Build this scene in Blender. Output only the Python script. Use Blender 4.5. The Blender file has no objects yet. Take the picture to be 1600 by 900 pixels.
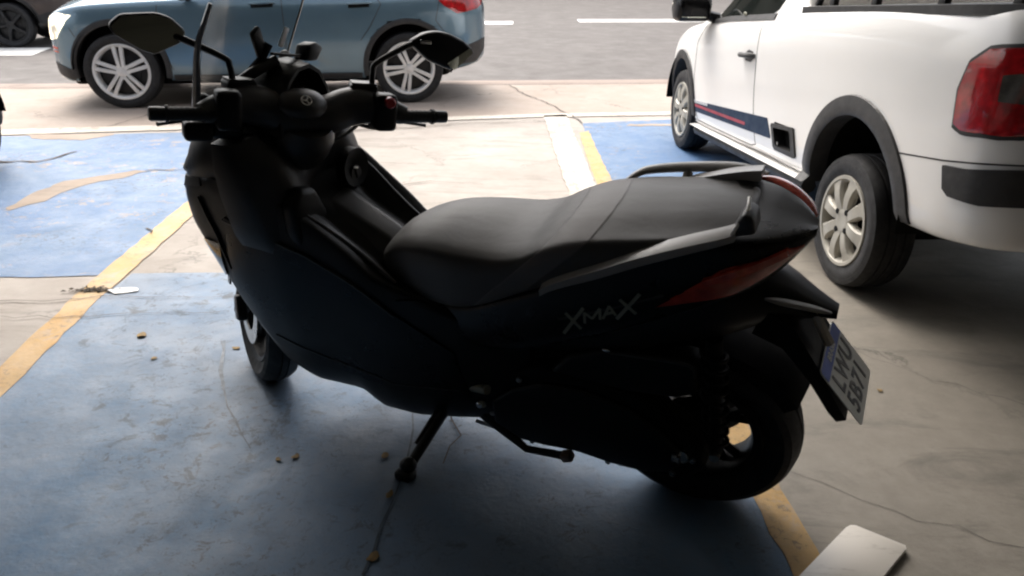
import bpy, bmesh, math, random
from mathutils import Vector, Matrix
R = math.radians
random.seed(7)
SC = bpy.context.scene
COL = SC.collection

# ------------------------------------------------------------------ camera, sky, sun, exposure
CAM_H, CAM_P, CAM_ROLL, CAM_F = 1.4133, 0.41067, 0.012, 1199.945
cd = bpy.data.cameras.new('camera')
cam = bpy.data.objects.new('camera', cd); COL.objects.link(cam); SC.camera = cam
cd.sensor_width = 36; cd.lens = CAM_F / 1600 * 36; cd.clip_start = 0.05; cd.clip_end = 2000
fwd = Vector((0, math.cos(CAM_P), -math.sin(CAM_P))); up0 = Vector((0, math.sin(CAM_P), math.cos(CAM_P))); rt0 = Vector((1, 0, 0))
cr, sr = math.cos(CAM_ROLL), math.sin(CAM_ROLL)
rt = rt0 * cr + up0 * sr; up = up0 * cr - rt0 * sr
cam.matrix_world = Matrix(((rt.x, up.x, -fwd.x, 0), (rt.y, up.y, -fwd.y, 0), (rt.z, up.z, -fwd.z, CAM_H), (0, 0, 0, 1)))
cd.dof.use_dof = True; cd.dof.focus_distance = 2.7; cd.dof.aperture_fstop = 7.0

SUN_EL, SUN_AZ = R(52), R(24)          # azimuth measured from +Y (street side) towards -X
w = bpy.data.worlds.new('World'); SC.world = w; w.use_nodes = True
nt = w.node_tree; nt.nodes.clear()
sky = nt.nodes.new('ShaderNodeTexSky'); sky.sky_type = 'NISHITA'; sky.sun_disc = False
sky.sun_elevation = SUN_EL; sky.sun_rotation = -SUN_AZ
sky.air_density = 1.0; sky.dust_density = 6.0; sky.ozone_density = 1.0
hs = nt.nodes.new('ShaderNodeHueSaturation'); hs.inputs['Saturation'].default_value = 0.4
bg = nt.nodes.new('ShaderNodeBackground'); bg.inputs['Strength'].default_value = 0.15
wo = nt.nodes.new('ShaderNodeOutputWorld')
nt.links.new(sky.outputs[0], hs.inputs['Color']); nt.links.new(hs.outputs[0], bg.inputs[0]); nt.links.new(bg.outputs[0], wo.inputs[0])
sl = bpy.data.lights.new('sun', 'SUN'); sl.energy = 0.75; sl.angle = R(40); sl.color = (1, 0.9, 0.78)
sun = bpy.data.objects.new('sun', sl); COL.objects.link(sun)
sun.rotation_euler = Vector((math.sin(SUN_AZ) * math.cos(SUN_EL), -math.cos(SUN_AZ) * math.cos(SUN_EL), -math.sin(SUN_EL))).to_track_quat('-Z', 'Y').to_euler()
vs = SC.view_settings; vs.view_transform = 'Standard'; vs.look = 'None'; vs.gamma = 1; vs.exposure = 1.5; vs.use_curve_mapping = False
SC.render.engine = 'CYCLES'
SC.cycles.use_denoising = True
SC.cycles.max_bounces = 8; SC.cycles.transparent_max_bounces = 12
SC.cycles.sample_clamp_indirect = 6
SC.cycles.pixel_filter_type = 'BLACKMAN_HARRIS'; SC.cycles.filter_width = 2.2

# ------------------------------------------------------------------ materials
def node(t, kind, **inp):
    n = t.nodes.new(kind)
    for k, v in inp.items():
        k2 = k.replace('_', ' ')
        s = n.inputs[k2] if k2 in n.inputs else n.inputs[k]
        if hasattr(v, 'is_output'): t.links.new(v, s)
        else: s.default_value = v
    return n
def noise(t, co, scale, detail=4, rough=0.55, dist=0.0):
    return node(t, 'ShaderNodeTexNoise', Vector=co, Scale=scale, Detail=detail, Roughness=rough, Distortion=dist).outputs['Fac']
def ramp(t, fac, a, b, ca=(0, 0, 0, 1), cb=(1, 1, 1, 1)):
    n = t.nodes.new('ShaderNodeValToRGB'); t.links.new(fac, n.inputs[0])
    e = n.color_ramp.elements; e[0].position, e[1].position = a, b; e[0].color, e[1].color = ca, cb
    return n.outputs[0]
def mix(t, fac, a, b, blend='MIX'):
    n = t.nodes.new('ShaderNodeMix'); n.data_type = 'RGBA'; n.blend_type = blend
    for s, v in ((n.inputs[0], fac), (n.inputs[6], a), (n.inputs[7], b)):
        if hasattr(v, 'is_output'): t.links.new(v, s)
        else: s.default_value = v
    return n.outputs[2]
def c4(c): return (c[0], c[1], c[2], 1)
def new_mat(name):
    m = bpy.data.materials.new(name); m.use_nodes = True
    t = m.node_tree; b = t.nodes['Principled BSDF']
    return m, t, b
def objco(t): return t.nodes.new('ShaderNodeTexCoord').outputs['Object']
def plain(name, col, rough=0.5, metal=0.0, coat=0.0, var=0.25, scale=9.0, bump=0.0, bscale=300, spec=0.5, coat_rough=0.05, dust=0.0):
    m, t, b = new_mat(name); co = objco(t)
    f = noise(t, co, scale, 5, 0.6)
    lo = tuple(c * (1 - var) for c in col); hi = tuple(min(1, c * (1 + var)) for c in col)
    c = ramp(t, f, 0.3, 0.7, c4(lo), c4(hi))
    if dust: c = mix(t, ramp(t, noise(t, co, scale * 2.3, 6, 0.7, 0.4), 0.5, 0.85, (0, 0, 0, 1), (dust, dust, dust, 1)), c, (0.22, 0.2, 0.17, 1))
    t.links.new(c, b.inputs['Base Color'])
    k_ = 0.0 if coat > 0.4 else 0.2
    rr = ramp(t, noise(t, co, scale * 1.7, 5, 0.65), 0.3, 0.7, (max(0.02, rough * (1 - k_)),) * 3 + (1,), (min(1, rough * (1 + k_)),) * 3 + (1,))
    t.links.new(rr, b.inputs['Roughness'])
    b.inputs['Metallic'].default_value = metal
    b.inputs['Coat Weight'].default_value = coat; b.inputs['Coat Roughness'].default_value = coat_rough
    b.inputs['Specular IOR Level'].default_value = spec
    if bump:
        bn = node(t, 'ShaderNodeBump', Strength=bump, Distance=0.002, Height=noise(t, co, bscale, 3))
        t.links.new(bn.outputs[0], b.inputs['Normal'])
    return m

def concrete(name, ca, cb, stain=(0.16, 0.14, 0.12), stain_amt=0.55, rough=0.75, crack=True, cs=0.55):
    m, t, b = new_mat(name); co = objco(t)
    c = mix(t, ramp(t, noise(t, co, 0.9, 6, 0.6, 0.3), 0.32, 0.68), c4(ca), c4(cb))
    c = mix(t, ramp(t, noise(t, co, 14, 5, 0.7), 0.35, 0.75, (0, 0, 0, 1), (0.35, 0.35, 0.35, 1)), c, c4(tuple(x * 0.72 for x in cb)))
    st = ramp(t, noise(t, node(t, 'ShaderNodeMapping', Vector=co, Scale=(0.55, 1.9, 1), Rotation=(0, 0, -0.15)).outputs[0], 2.3, 8, 0.72, 0.8), 0.52, 0.72, (0, 0, 0, 1), (stain_amt,) * 3 + (1,))
    c = mix(t, st, c, c4(stain))
    c = mix(t, ramp(t, noise(t, co, 60, 4, 0.8), 0.62, 0.8, (0, 0, 0, 1), (0.5, 0.5, 0.5, 1)), c, c4(tuple(x * 0.8 for x in stain)))
    if crack:
        wv = node(t, 'ShaderNodeVectorMath', **{})
        nz = node(t, 'ShaderNodeTexNoise', Vector=co, Scale=2.5, Detail=6, Roughness=0.7)
        wv.operation = 'MULTIPLY_ADD'; t.links.new(nz.outputs['Color'], wv.inputs[0]); wv.inputs[1].default_value = (0.5,) * 3; t.links.new(co, wv.inputs[2])
        vo = t.nodes.new('ShaderNodeTexVoronoi'); vo.feature = 'DISTANCE_TO_EDGE'; vo.inputs['Scale'].default_value = cs
        t.links.new(wv.outputs[0], vo.inputs['Vector'])
        cm = ramp(t, vo.outputs['Distance'], 0.0, 0.008, (0.75, 0.75, 0.75, 1), (0, 0, 0, 1))
        cm = mix(t, 1.0, cm, ramp(t, noise(t, co, 1.1, 3), 0.42, 0.6), 'MULTIPLY')
        c = mix(t, cm, c, c4(tuple(x * 0.35 for x in stain)))
    t.links.new(c, b.inputs['Base Color'])
    rr = ramp(t, noise(t, co, 3, 6, 0.7), 0.3, 0.7, (rough * 0.85,) * 3 + (1,), (min(1, rough * 1.15),) * 3 + (1,))
    t.links.new(rr, b.inputs['Roughness'])
    bn = node(t, 'ShaderNodeBump', Strength=0.35, Distance=0.006, Height=noise(t, co, 45, 8, 0.75))
    t.links.new(bn.outputs[0], b.inputs['Normal'])
    return m

def paint(name, col, worn, under, amt=0.5, rough=0.5, scale=1.6, chip_lo=0.58, chip_hi=0.66):
    """floor paint: base colour, faded to `worn` in patches and chipped through to the `under` concrete"""
    m, t, b = new_mat(name); co = objco(t)
    c = mix(t, ramp(t, noise(t, co, scale, 7, 0.65, 0.4), 0.35, 0.7, (0, 0, 0, 1), (amt,) * 3 + (1,)), c4(col), c4(worn))
    c = mix(t, ramp(t, noise(t, co, 22, 6, 0.75), 0.4, 0.75, (0, 0, 0, 1), (0.4,) * 3 + (1,)), c, c4(tuple(x * 0.75 for x in worn)))
    patch = ramp(t, noise(t, co, 1.2, 3, 0.5), 0.45, 0.6)
    chips = ramp(t, noise(t, co, 11, 8, 0.72, 0.6), chip_lo, chip_hi)
    c = mix(t, mix(t, 1.0, patch, chips, 'MULTIPLY'), c, c4(under))
    spk = ramp(t, noise(t, co, 26, 8, 0.82, 0.6), 0.535, 0.60, (0, 0, 0, 1), (0.8,) * 3 + (1,))
    c = mix(t, mix(t, 1.0, spk, ramp(t, noise(t, co, 1.7, 5, 0.65), 0.45, 0.60), 'MULTIPLY'), c, (0.022, 0.03, 0.042, 1))
    t.links.new(c, b.inputs['Base Color'])
    rr = ramp(t, noise(t, co, 5, 6, 0.7), 0.3, 0.7, (rough * 0.8,) * 3 + (1,), (min(1, rough * 1.25),) * 3 + (1,))
    t.links.new(rr, b.inputs['Roughness'])
    bn = node(t, 'ShaderNodeBump', Strength=0.5, Distance=0.008, Height=noise(t, co, 24, 8, 0.75))
    t.links.new(bn.outputs[0], b.inputs['Normal'])
    return m

M = {}
M['lot'] = concrete('lot_concrete', (0.35, 0.315, 0.28), (0.27, 0.24, 0.21), stain_amt=0.75)
M['greylot'] = concrete('grey_concrete', (0.285, 0.258, 0.218), (0.175, 0.157, 0.13), (0.09, 0.083, 0.072), 0.8, 0.6)
M['walk'] = concrete('sidewalk_concrete', (0.33, 0.275, 0.232), (0.275, 0.225, 0.185), (0.2, 0.155, 0.125), 0.5, 0.8)
M['kerb'] = concrete('kerb_concrete', (0.27, 0.215, 0.18), (0.23, 0.18, 0.15), (0.12, 0.1, 0.09), 0.5, 0.85)
M['asphalt'] = concrete('asphalt', (0.10, 0.089, 0.083), (0.082, 0.073, 0.068), (0.07, 0.065, 0.06), 0.4, 0.8, crack=False)
M['ground'] = concrete('ground', (0.14, 0.13, 0.12), (0.11, 0.1, 0.09), crack=False)
M['blue_far'] = paint('blue_floor_paint', (0.042, 0.115, 0.25), (0.105, 0.17, 0.255), (0.22, 0.18, 0.145), 0.8, 0.6, 1.3, 0.54, 0.61)
M['blue_near'] = paint('worn_blue_floor_paint', (0.06, 0.15, 0.275), (0.17, 0.20, 0.242), (0.045, 0.07, 0.10), 0.85, 0.58, 1.0, 0.54, 0.62)
M['yellow'] = paint('yellow_line_paint', (0.44, 0.25, 0.06), (0.40, 0.28, 0.13), (0.30, 0.25, 0.20), 0.8, 0.6, 3.0, 0.50, 0.60)
M['white_paint'] = paint('white_line_paint', (0.52, 0.48, 0.42), (0.42, 0.37, 0.31), (0.34, 0.28, 0.23), 0.9, 0.7, 2.5, 0.46, 0.56)
M['roadwhite'] = paint('white_road_paint', (0.75, 0.74, 0.7), (0.65, 0.64, 0.6), (0.12, 0.11, 0.1), 0.4, 0.6, 2.5)
M['bare'] = concrete('bare_patch', (0.34, 0.275, 0.22), (0.24, 0.195, 0.155), (0.14, 0.115, 0.09), 0.6, 0.85, crack=False)
M['crack'] = plain('crack_dirt', (0.07, 0.055, 0.045), 0.9)
M['kerb_dirt'] = plain('gutter_dirt', (0.055, 0.046, 0.04), 0.9, var=0.5, scale=3)
M['wet'] = plain('tyre_scuff', (0.05, 0.075, 0.105), 0.6, var=0.5, scale=30)
M['roof'] = concrete('roof_concrete', (0.27, 0.265, 0.23), (0.22, 0.215, 0.185), crack=False)
M['wall'] = concrete('wall_plaster', (0.15, 0.145, 0.125), (0.12, 0.115, 0.1), crack=False)

M['black'] = plain('black_body_plastic', (0.0065, 0.0063, 0.0065), 0.42, var=0.2, scale=6, spec=0.25, dust=0.012)
M['gloss'] = plain('black_gloss_paint', (0.005, 0.0048, 0.0052), 0.3, coat=0.0, var=0.2, scale=5, dust=0.008, spec=0.25)
M['sheen_trim'] = plain('sky_sheen_trim', (0.30, 0.285, 0.27), 0.38, var=0.1, spec=0.6)  # pale base colour stands in for sky light on the dark rails
M['matte'] = plain('matte_grey_plastic', (0.030, 0.028, 0.027), 0.45, var=0.2, bump=0.2, bscale=500)
M['inner'] = plain('inner_black_plastic', (0.0035, 0.0035, 0.0035), 0.62, var=0.2, spec=0.15)
M['rubber'] = plain('tyre_rubber', (0.011, 0.011, 0.012), 0.72, var=0.3, scale=14, bump=0.4, bscale=160, dust=0.10)
M['grip'] = plain('grip_rubber', (0.012, 0.012, 0.012), 0.6, bump=0.5, bscale=220)
M['steel'] = plain('bare_steel', (0.5, 0.48, 0.45), 0.3, metal=1, var=0.2)
M['darksteel'] = plain('dark_painted_steel', (0.009, 0.009, 0.010), 0.42, metal=0.2, dust=0.05)
M['alloy'] = plain('silver_alloy', (0.78, 0.77, 0.75), 0.35, metal=0.35, var=0.05, dust=0.1)
M['hub'] = plain('beige_hubcap', (0.37, 0.352, 0.305), 0.5, metal=0.1, var=0.1, dust=0.35)
M['blackrim'] = plain('black_alloy', (0.006, 0.006, 0.006), 0.45, metal=0.1, spec=0.25)
M['suv'] = plain('blue_grey_car_paint', (0.125, 0.198, 0.25), 0.25, metal=0.4, coat=0.8, var=0.05, scale=3, coat_rough=0.04)
M['white'] = plain('white_car_paint', (0.82, 0.81, 0.79), 0.35, coat=0.6, var=0.02, scale=2, coat_rough=0.06)
M['darkcar'] = plain('brown_grey_car_paint', (0.075, 0.06, 0.055), 0.35, metal=0.4, coat=0.7, var=0.05)
M['silvercar'] = plain('charcoal_car_paint', (0.05, 0.05, 0.055), 0.35, metal=0.5, coat=0.7, var=0.05)
M['clad'] = plain('grey_black_cladding', (0.022, 0.022, 0.023), 0.55, var=0.2, bump=0.2, bscale=400, dust=0.12)
M['navy'] = plain('navy_decal', (0.016, 0.034, 0.07), 0.6, var=0.1, spec=0.2)
M['redline'] = plain('red_decal', (0.36, 0.03, 0.055), 0.5)
M['seam'] = plain('panel_gap', (0.03, 0.028, 0.026), 0.8)
M['chrome'] = plain('chrome', (0.8, 0.8, 0.8), 0.12, metal=1, var=0.05)
M['glass'] = plain('dark_window_glass', (0.010, 0.012, 0.011), 0.05, var=0.3, spec=0.05)
M['mirror'] = plain('mirror_glass', (0.60, 0.63, 0.55), 0.03, metal=1, var=0.02)
M['litter'] = plain('white_paper', (0.8, 0.8, 0.8), 0.7, var=0.05)
M['plate'] = plain('plate_white', (0.62, 0.63, 0.60), 0.45, var=0.06, scale=30, dust=0.2)
M['plateblue'] = plain('plate_blue', (0.02, 0.07, 0.42), 0.45)
M['ink'] = plain('plate_ink', (0.012, 0.012, 0.014), 0.5)
M['badge'] = plain('badge_grey', (0.22, 0.22, 0.17), 0.45, metal=0.2)
M['lensclear'] = plain('clear_lens', (0.45, 0.42, 0.36), 0.15, coat=0.5)
M['redbutton'] = plain('red_button', (0.35, 0.015, 0.02), 0.4)
M['dryleaf'] = plain('dry_leaf', (0.24, 0.16, 0.06), 0.8, var=0.4, scale=40)
M['debris'] = plain('dark_leaf_debris', (0.05, 0.035, 0.02), 0.9, var=0.5, scale=60)

def board_mat():
    m, t, b = new_mat('scuffed_white_board'); co = objco(t)
    mp = node(t, 'ShaderNodeMapping', Vector=co, Scale=(6, 30, 6), Rotation=(0, 0, 0.5))
    f = noise(t, mp.outputs[0], 1.2, 5, 0.7, 0.5)
    c = mix(t, ramp(t, f, 0.55, 0.72, (0, 0, 0, 1), (0.6,) * 3 + (1,)), (0.72, 0.68, 0.62, 1), (0.36, 0.31, 0.27, 1))
    t.links.new(c, b.inputs['Base Color']); b.inputs['Roughness'].default_value = 0.35
    return m
M['board'] = board_mat()

def lens_mat(name, col, deep, rough=0.12):
    m, t, b = new_mat(name); co = objco(t)
    wv = t.nodes.new('ShaderNodeTexVoronoi'); wv.inputs['Scale'].default_value = 38; t.links.new(co, wv.inputs['Vector'])
    c = mix(t, ramp(t, noise(t, co, 16, 4, 0.6), 0.35, 0.65), c4(deep), c4(col))
    c = mix(t, ramp(t, wv.outputs['Distance'], 0.1, 0.7, (0, 0, 0, 1), (0.4,) * 3 + (1,)), c, c4(tuple(x * 0.5 for x in deep)))
    t.links.new(c, b.inputs['Base Color']); b.inputs['Roughness'].default_value = rough
    b.inputs['Coat Weight'].default_value = 0.8; b.inputs['Subsurface Weight'].default_value = 0.0
    return m
M['redlens'] = lens_mat('red_lamp_lens', (0.62, 0.012, 0.018), (0.26, 0.004, 0.006))
M['orangelens'] = lens_mat('orange_red_lens', (0.85, 0.13, 0.075), (0.5, 0.035, 0.02), 0.14)
_b = M['orangelens'].node_tree.nodes['Principled BSDF']; _b.inputs['Emission Color'].default_value = (1, 0.10, 0.05, 1); _b.inputs['Emission Strength'].default_value = 0.0
M['smokelens'] = lens_mat('smoked_red_lens', (0.70, 0.06, 0.025), (0.30, 0.016, 0.008), 0.2)
M['smokeclear'] = lens_mat('smoked_clear_lens', (0.16, 0.14, 0.12), (0.05, 0.05, 0.045), 0.15)
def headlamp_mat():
    m, t, b = new_mat('glowing_headlamp'); co = objco(t)
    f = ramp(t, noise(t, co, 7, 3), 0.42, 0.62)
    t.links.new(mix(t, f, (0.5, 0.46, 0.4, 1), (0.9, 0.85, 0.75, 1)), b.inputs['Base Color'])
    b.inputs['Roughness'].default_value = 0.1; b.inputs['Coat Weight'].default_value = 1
    b.inputs['Emission Color'].default_value = (1, 0.86, 0.62, 1)  # warm glare put in as patchy emission, near lamp only
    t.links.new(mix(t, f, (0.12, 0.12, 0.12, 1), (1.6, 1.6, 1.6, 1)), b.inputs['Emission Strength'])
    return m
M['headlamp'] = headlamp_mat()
def screen_mat():
    m = bpy.data.materials.new('clear_windscreen'); m.use_nodes = True
    t = m.node_tree; t.nodes.clear()
    o = t.nodes.new('ShaderNodeOutputMaterial'); tr = t.nodes.new('ShaderNodeBsdfTransparent'); gl = t.nodes.new('ShaderNodeBsdfGlossy')
    co = objco(t)
    tr.inputs[0].default_value = (0.86, 0.87, 0.87, 1); gl.inputs['Roughness'].default_value = 0.25
    fr = node(t, 'ShaderNodeFresnel', IOR=1.12)
    hz = ramp(t, noise(t, co, 6, 5, 0.6), 0.35, 0.75, (0.0, 0, 0, 1), (0.03,) * 3 + (1,))
    ad = t.nodes.new('ShaderNodeMath'); ad.operation = 'ADD'; ml_ = t.nodes.new('ShaderNodeMath'); ml_.operation = 'MULTIPLY'; ml_.inputs[1].default_value = 0.08; t.links.new(fr.outputs[0], ml_.inputs[0]); t.links.new(ml_.outputs[0], ad.inputs[0]); t.links.new(hz, ad.inputs[1])
    mx = t.nodes.new('ShaderNodeMixShader'); t.links.new(ad.outputs[0], mx.inputs[0]); t.links.new(tr.outputs[0], mx.inputs[1]); t.links.new(gl.outputs[0], mx.inputs[2])
    t.links.new(mx.outputs[0], o.inputs[0])
    return m
M['screen'] = screen_mat()
def seat_mat():
    m, t, b = new_mat('seat_vinyl'); co = objco(t)
    sx = t.nodes.new('ShaderNodeSeparateXYZ'); t.links.new(co, sx.inputs[0])
    def lin(a, k):       # a + k*z - x
        n = t.nodes.new('ShaderNodeMath'); n.operation = 'MULTIPLY_ADD'; t.links.new(sx.outputs['Z'], n.inputs[0]); n.inputs[1].default_value = k; n.inputs[2].default_value = a
        n2 = t.nodes.new('ShaderNodeMath'); n2.operation = 'SUBTRACT'; t.links.new(n.outputs[0], n2.inputs[0]); t.links.new(sx.outputs['X'], n2.inputs[1])
        return n2.outputs[0]
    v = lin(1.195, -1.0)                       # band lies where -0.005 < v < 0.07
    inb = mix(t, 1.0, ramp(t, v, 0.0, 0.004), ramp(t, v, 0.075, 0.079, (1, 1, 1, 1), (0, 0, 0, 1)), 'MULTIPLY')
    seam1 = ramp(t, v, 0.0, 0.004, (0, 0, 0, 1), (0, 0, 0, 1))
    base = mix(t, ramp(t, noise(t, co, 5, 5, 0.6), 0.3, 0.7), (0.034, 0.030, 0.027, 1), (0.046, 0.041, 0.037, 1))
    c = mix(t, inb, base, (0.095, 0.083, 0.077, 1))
    t.links.new(c, b.inputs['Base Color']); b.inputs['Roughness'].default_value = 0.55
    b.inputs['Specular IOR Level'].default_value = 0.5
    b.inputs['Sheen Weight'].default_value = 0.15
    h = t.nodes.new('ShaderNodeMath'); h.operation = 'MULTIPLY_ADD'
    t.links.new(noise(t, co, 420, 3), h.inputs[0]); h.inputs[1].default_value = 0.25
    h2 = t.nodes.new('ShaderNodeMath'); h2.operation = 'MULTIPLY_ADD'; t.links.new(noise(t, node(t, 'ShaderNodeMapping', Vector=co, Scale=(0.6, 1, 1.6)).outputs[0], 14, 4, 0.55, 0.8), h2.inputs[0]); h2.inputs[1].default_value = 0.8; t.links.new(inb, h2.inputs[2]); t.links.new(h2.outputs[0], h.inputs[2])
    bn = node(t, 'ShaderNodeBump', Strength=0.5, Distance=0.003, Height=h.outputs[0])
    t.links.new(bn.outputs[0], b.inputs['Normal'])
    return m
M['seat'] = seat_mat()

# ------------------------------------------------------------------ mesh helpers
def cath(ts, vals, t):
    """monotone cubic interpolation (no overshoot) of scalar knots"""
    n = len(ts)
    if t <= ts[0]: return vals[0]
    if t >= ts[-1]: return vals[-1]
    i = 0
    while t > ts[i + 1]: i += 1
    def slope(k):
        if k <= 0 or k >= n - 1: return None
        a = (vals[k] - vals[k - 1]) / (ts[k] - ts[k - 1]); b = (vals[k + 1] - vals[k]) / (ts[k + 1] - ts[k])
        if a * b <= 0: return 0.0
        return 2 * a * b / (a + b)
    h = ts[i + 1] - ts[i]; d = (vals[i + 1] - vals[i]) / h
    m0 = slope(i); m1 = slope(i + 1)
    if m0 is None: m0 = d
    if m1 is None: m1 = d
    s = (t - ts[i]) / h
    return vals[i] * (2 * s**3 - 3 * s * s + 1) + m0 * h * (s**3 - 2 * s * s + s) + vals[i + 1] * (-2 * s**3 + 3 * s * s) + m1 * h * (s**3 - s * s)
def lerp(a, b, t): return a + (b - a) * t

class MB:
    def __init__(s, xf=None): s.v = []; s.f = []; s.xf = xf
    def add(s, vs, fs):
        o = len(s.v); s.v += [tuple(x) for x in vs]; s.f += [tuple(i + o for i in f) for f in fs]; return s
    def grid(s, rows, closed_u=False, closed_v=False, cap=False):
        nr, nc = len(rows), len(rows[0]); vs = [p for r in rows for p in r]; fs = []
        for i in range(nr if closed_u else nr - 1):
            for j in range(nc if closed_v else nc - 1):
                a, b = i * nc + j, i * nc + (j + 1) % nc; c, d = ((i + 1) % nr) * nc + (j + 1) % nc, ((i + 1) % nr) * nc + j
                fs.append((a, b, c, d))
        if cap: fs.append(tuple(range(nc - 1, -1, -1))); fs.append(tuple((nr - 1) * nc + j for j in range(nc)))
        return s.add(vs, fs)
    def tube(s, pts, rad, n=10, flat=1.0, dens=0):
        pts = [Vector(p) for p in pts]
        if not isinstance(rad, (list, tuple)): rad = [rad] * len(pts)
        if dens:
            ts = list(range(len(pts))); q = []; rr = []
            for k in range((len(pts) - 1) * dens + 1):
                t = k / dens; i = min(int(t), len(pts) - 2); u = t - i
                p0 = pts[max(i - 1, 0)]; p1 = pts[i]; p2 = pts[i + 1]; p3 = pts[min(i + 2, len(pts) - 1)]
                q.append(0.5 * ((2 * p1) + (p2 - p0) * u + (2 * p0 - 5 * p1 + 4 * p2 - p3) * u * u + (3 * p1 - p0 - 3 * p2 + p3) * u**3)); rr.append(cath(ts, rad, t))
            pts, rad = q, rr
        rows = []; pu = None
        for i, p in enumerate(pts):
            d = (pts[min(i + 1, len(pts) - 1)] - pts[max(i - 1, 0)]).normalized()
            if pu is None: a = d.orthogonal().normalized() if abs(d.z) > 0.9 else d.cross(Vector((0, 0, 1))).normalized()
            else: a = (pu - d * pu.dot(d)).normalized()
            pu = a; b = d.cross(a)
            rows.append([p + (a * math.cos(2 * math.pi * k / n) + b * flat * math.sin(2 * math.pi * k / n)) * rad[i] for k in range(n)])
        return s.grid(rows, closed_v=True, cap=True)
    def lathe(s, prof, axis='y', center=(0, 0, 0), n=48, closed=True):
        """prof: list of (radius, along)"""
        rows = []; c = Vector(center)
        for k in range(n):
            a = 2 * math.pi * k / n; row = []
            for r, h in prof:
                if axis == 'y': row.append(c + Vector((r * math.cos(a), h, r * math.sin(a))))
                elif axis == 'z': row.append(c + Vector((r * math.cos(a), r * math.sin(a), h)))
                else: row.append(c + Vector((h, r * math.cos(a), r * math.sin(a))))
            rows.append(row)
        return s.grid(rows, closed_u=True, closed_v=closed)
    def prism(s, poly, y0, y1, axis='y', bevel=0.0, seg=2):
        bm = bmesh.new()
        def P(a, b, h): return (a, h, b) if axis == 'y' else ((a, b, h) if axis == 'z' else (h, a, b))
        vs = [bm.verts.new(P(a, b, y0)) for a, b in poly]; f = bm.faces.new(vs)
        r = bmesh.ops.extrude_face_region(bm, geom=[f]); d = Vector(P(0, 0, y1 - y0))
        for e in r['geom']:
            if isinstance(e, bmesh.types.BMVert): e.co += d
        bmesh.ops.recalc_face_normals(bm, faces=bm.faces)
        if bevel: bmesh.ops.bevel(bm, geom=list(bm.edges), offset=bevel, segments=seg, affect='EDGES', profile=0.5)
        bm.verts.index_update(); s.add([v.co.copy() for v in bm.verts], [[v.index for v in f.verts] for f in bm.faces]); bm.free(); return s
    def box(s, c, size, bevel=0.0, rot=None, seg=2):
        bm = bmesh.new(); bmesh.ops.create_cube(bm, size=1)
        for v in bm.verts: v.co = Vector((v.co.x * size[0], v.co.y * size[1], v.co.z * size[2]))
        if bevel: bmesh.ops.bevel(bm, geom=list(bm.edges), offset=bevel, segments=seg, affect='EDGES', profile=0.5)
        m = Matrix.Identity(3) if rot is None else rot
        bm.verts.index_update(); s.add([m @ v.co + Vector(c) for v in bm.verts], [[v.index for v in f.verts] for f in bm.faces]); bm.free(); return s
    def ball(s, c, rad, n=16, rot=None):
        bm = bmesh.new(); bmesh.ops.create_uvsphere(bm, u_segments=n, v_segments=n // 2 + 2, radius=1)
        m = Matrix.Identity(3) if rot is None else rot
        bm.verts.index_update(); s.add([m @ Vector((v.co.x * rad[0], v.co.y * rad[1], v.co.z * rad[2])) + Vector(c) for v in bm.verts], [[v.index for v in f.verts] for f in bm.faces]); bm.free(); return s
    def build(s, name, mat, parent=None, angle=40, sub=0):
        me = bpy.data.meshes.new(name)
        vs = s.v if s.xf is None else [s.xf(v) for v in s.v]
        me.from_pydata([tuple(v) for v in vs], [], s.f); me.validate()
        bm = bmesh.new(); bm.from_mesh(me); bmesh.ops.recalc_face_normals(bm, faces=bm.faces); bm.to_mesh(me); bm.free()
        me.materials.append(M[mat] if isinstance(mat, str) else mat)
        me.shade_smooth(); me.set_sharp_from_angle(angle=R(angle))
        o = bpy.data.objects.new(name, me); COL.objects.link(o)
        if parent: o.parent = parent
        if sub:
            md = o.modifiers.new('subdivision', 'SUBSURF'); md.levels = md.render_levels = sub
        return o
def thing(name, label, cat, loc=(0, 0, 0), rot=(0, 0, 0), group=None):
    o = bpy.data.objects.new(name, None); COL.objects.link(o); o.location = loc; o.rotation_euler = rot; o.empty_display_size = 0.2
    o['label'] = label; o['category'] = cat
    if group: o['group'] = group
    return o
def tag(o, label, cat, group=None):
    o['label'] = label; o['category'] = cat
    if group: o['group'] = group
    return o
def struct(o): o['kind'] = 'structure'; return o
def empty_part(name, parent, loc=(0, 0, 0), rot=(0, 0, 0)):
    o = bpy.data.objects.new(name, None); COL.objects.link(o); o.parent = parent; o.location = loc; o.rotation_euler = rot; o.empty_display_size = 0.1
    return o
def text_mesh(name, body, mat, parent, mtx, size=0.05, extrude=0.001, shear=0.0, align='CENTER', spacing=1.0, sx=1.0):
    cu = bpy.data.curves.new(name, 'FONT'); cu.body = body; cu.size = size; cu.extrude = extrude; cu.shear = shear; cu.align_x = align; cu.align_y = 'CENTER'; cu.space_character = spacing; cu.offset = size * (0.008 if shear else 0.02)
    tmp = bpy.data.objects.new('tmp', cu); COL.objects.link(tmp); dg = bpy.context.evaluated_depsgraph_get()
    me = bpy.data.meshes.new_from_object(tmp.evaluated_get(dg)); bpy.data.objects.remove(tmp); bpy.data.curves.remove(cu)
    me.name = name; me.transform(mtx @ Matrix.Diagonal((sx, 1, 1, 1))); me.materials.clear(); me.materials.append(M[mat])
    o = bpy.data.objects.new(name, me); COL.objects.link(o); o.parent = parent
    return o
def mtx(origin, xdir, ydir):
    x = Vector(xdir).normalized(); y = Vector(ydir); y = (y - x * y.dot(x)).normalized(); z = x.cross(y)
    return Matrix(((x.x, y.x, z.x, origin[0]), (x.y, y.y, z.y, origin[1]), (x.z, y.z, z.z, origin[2]), (0, 0, 0, 1)))

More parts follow.
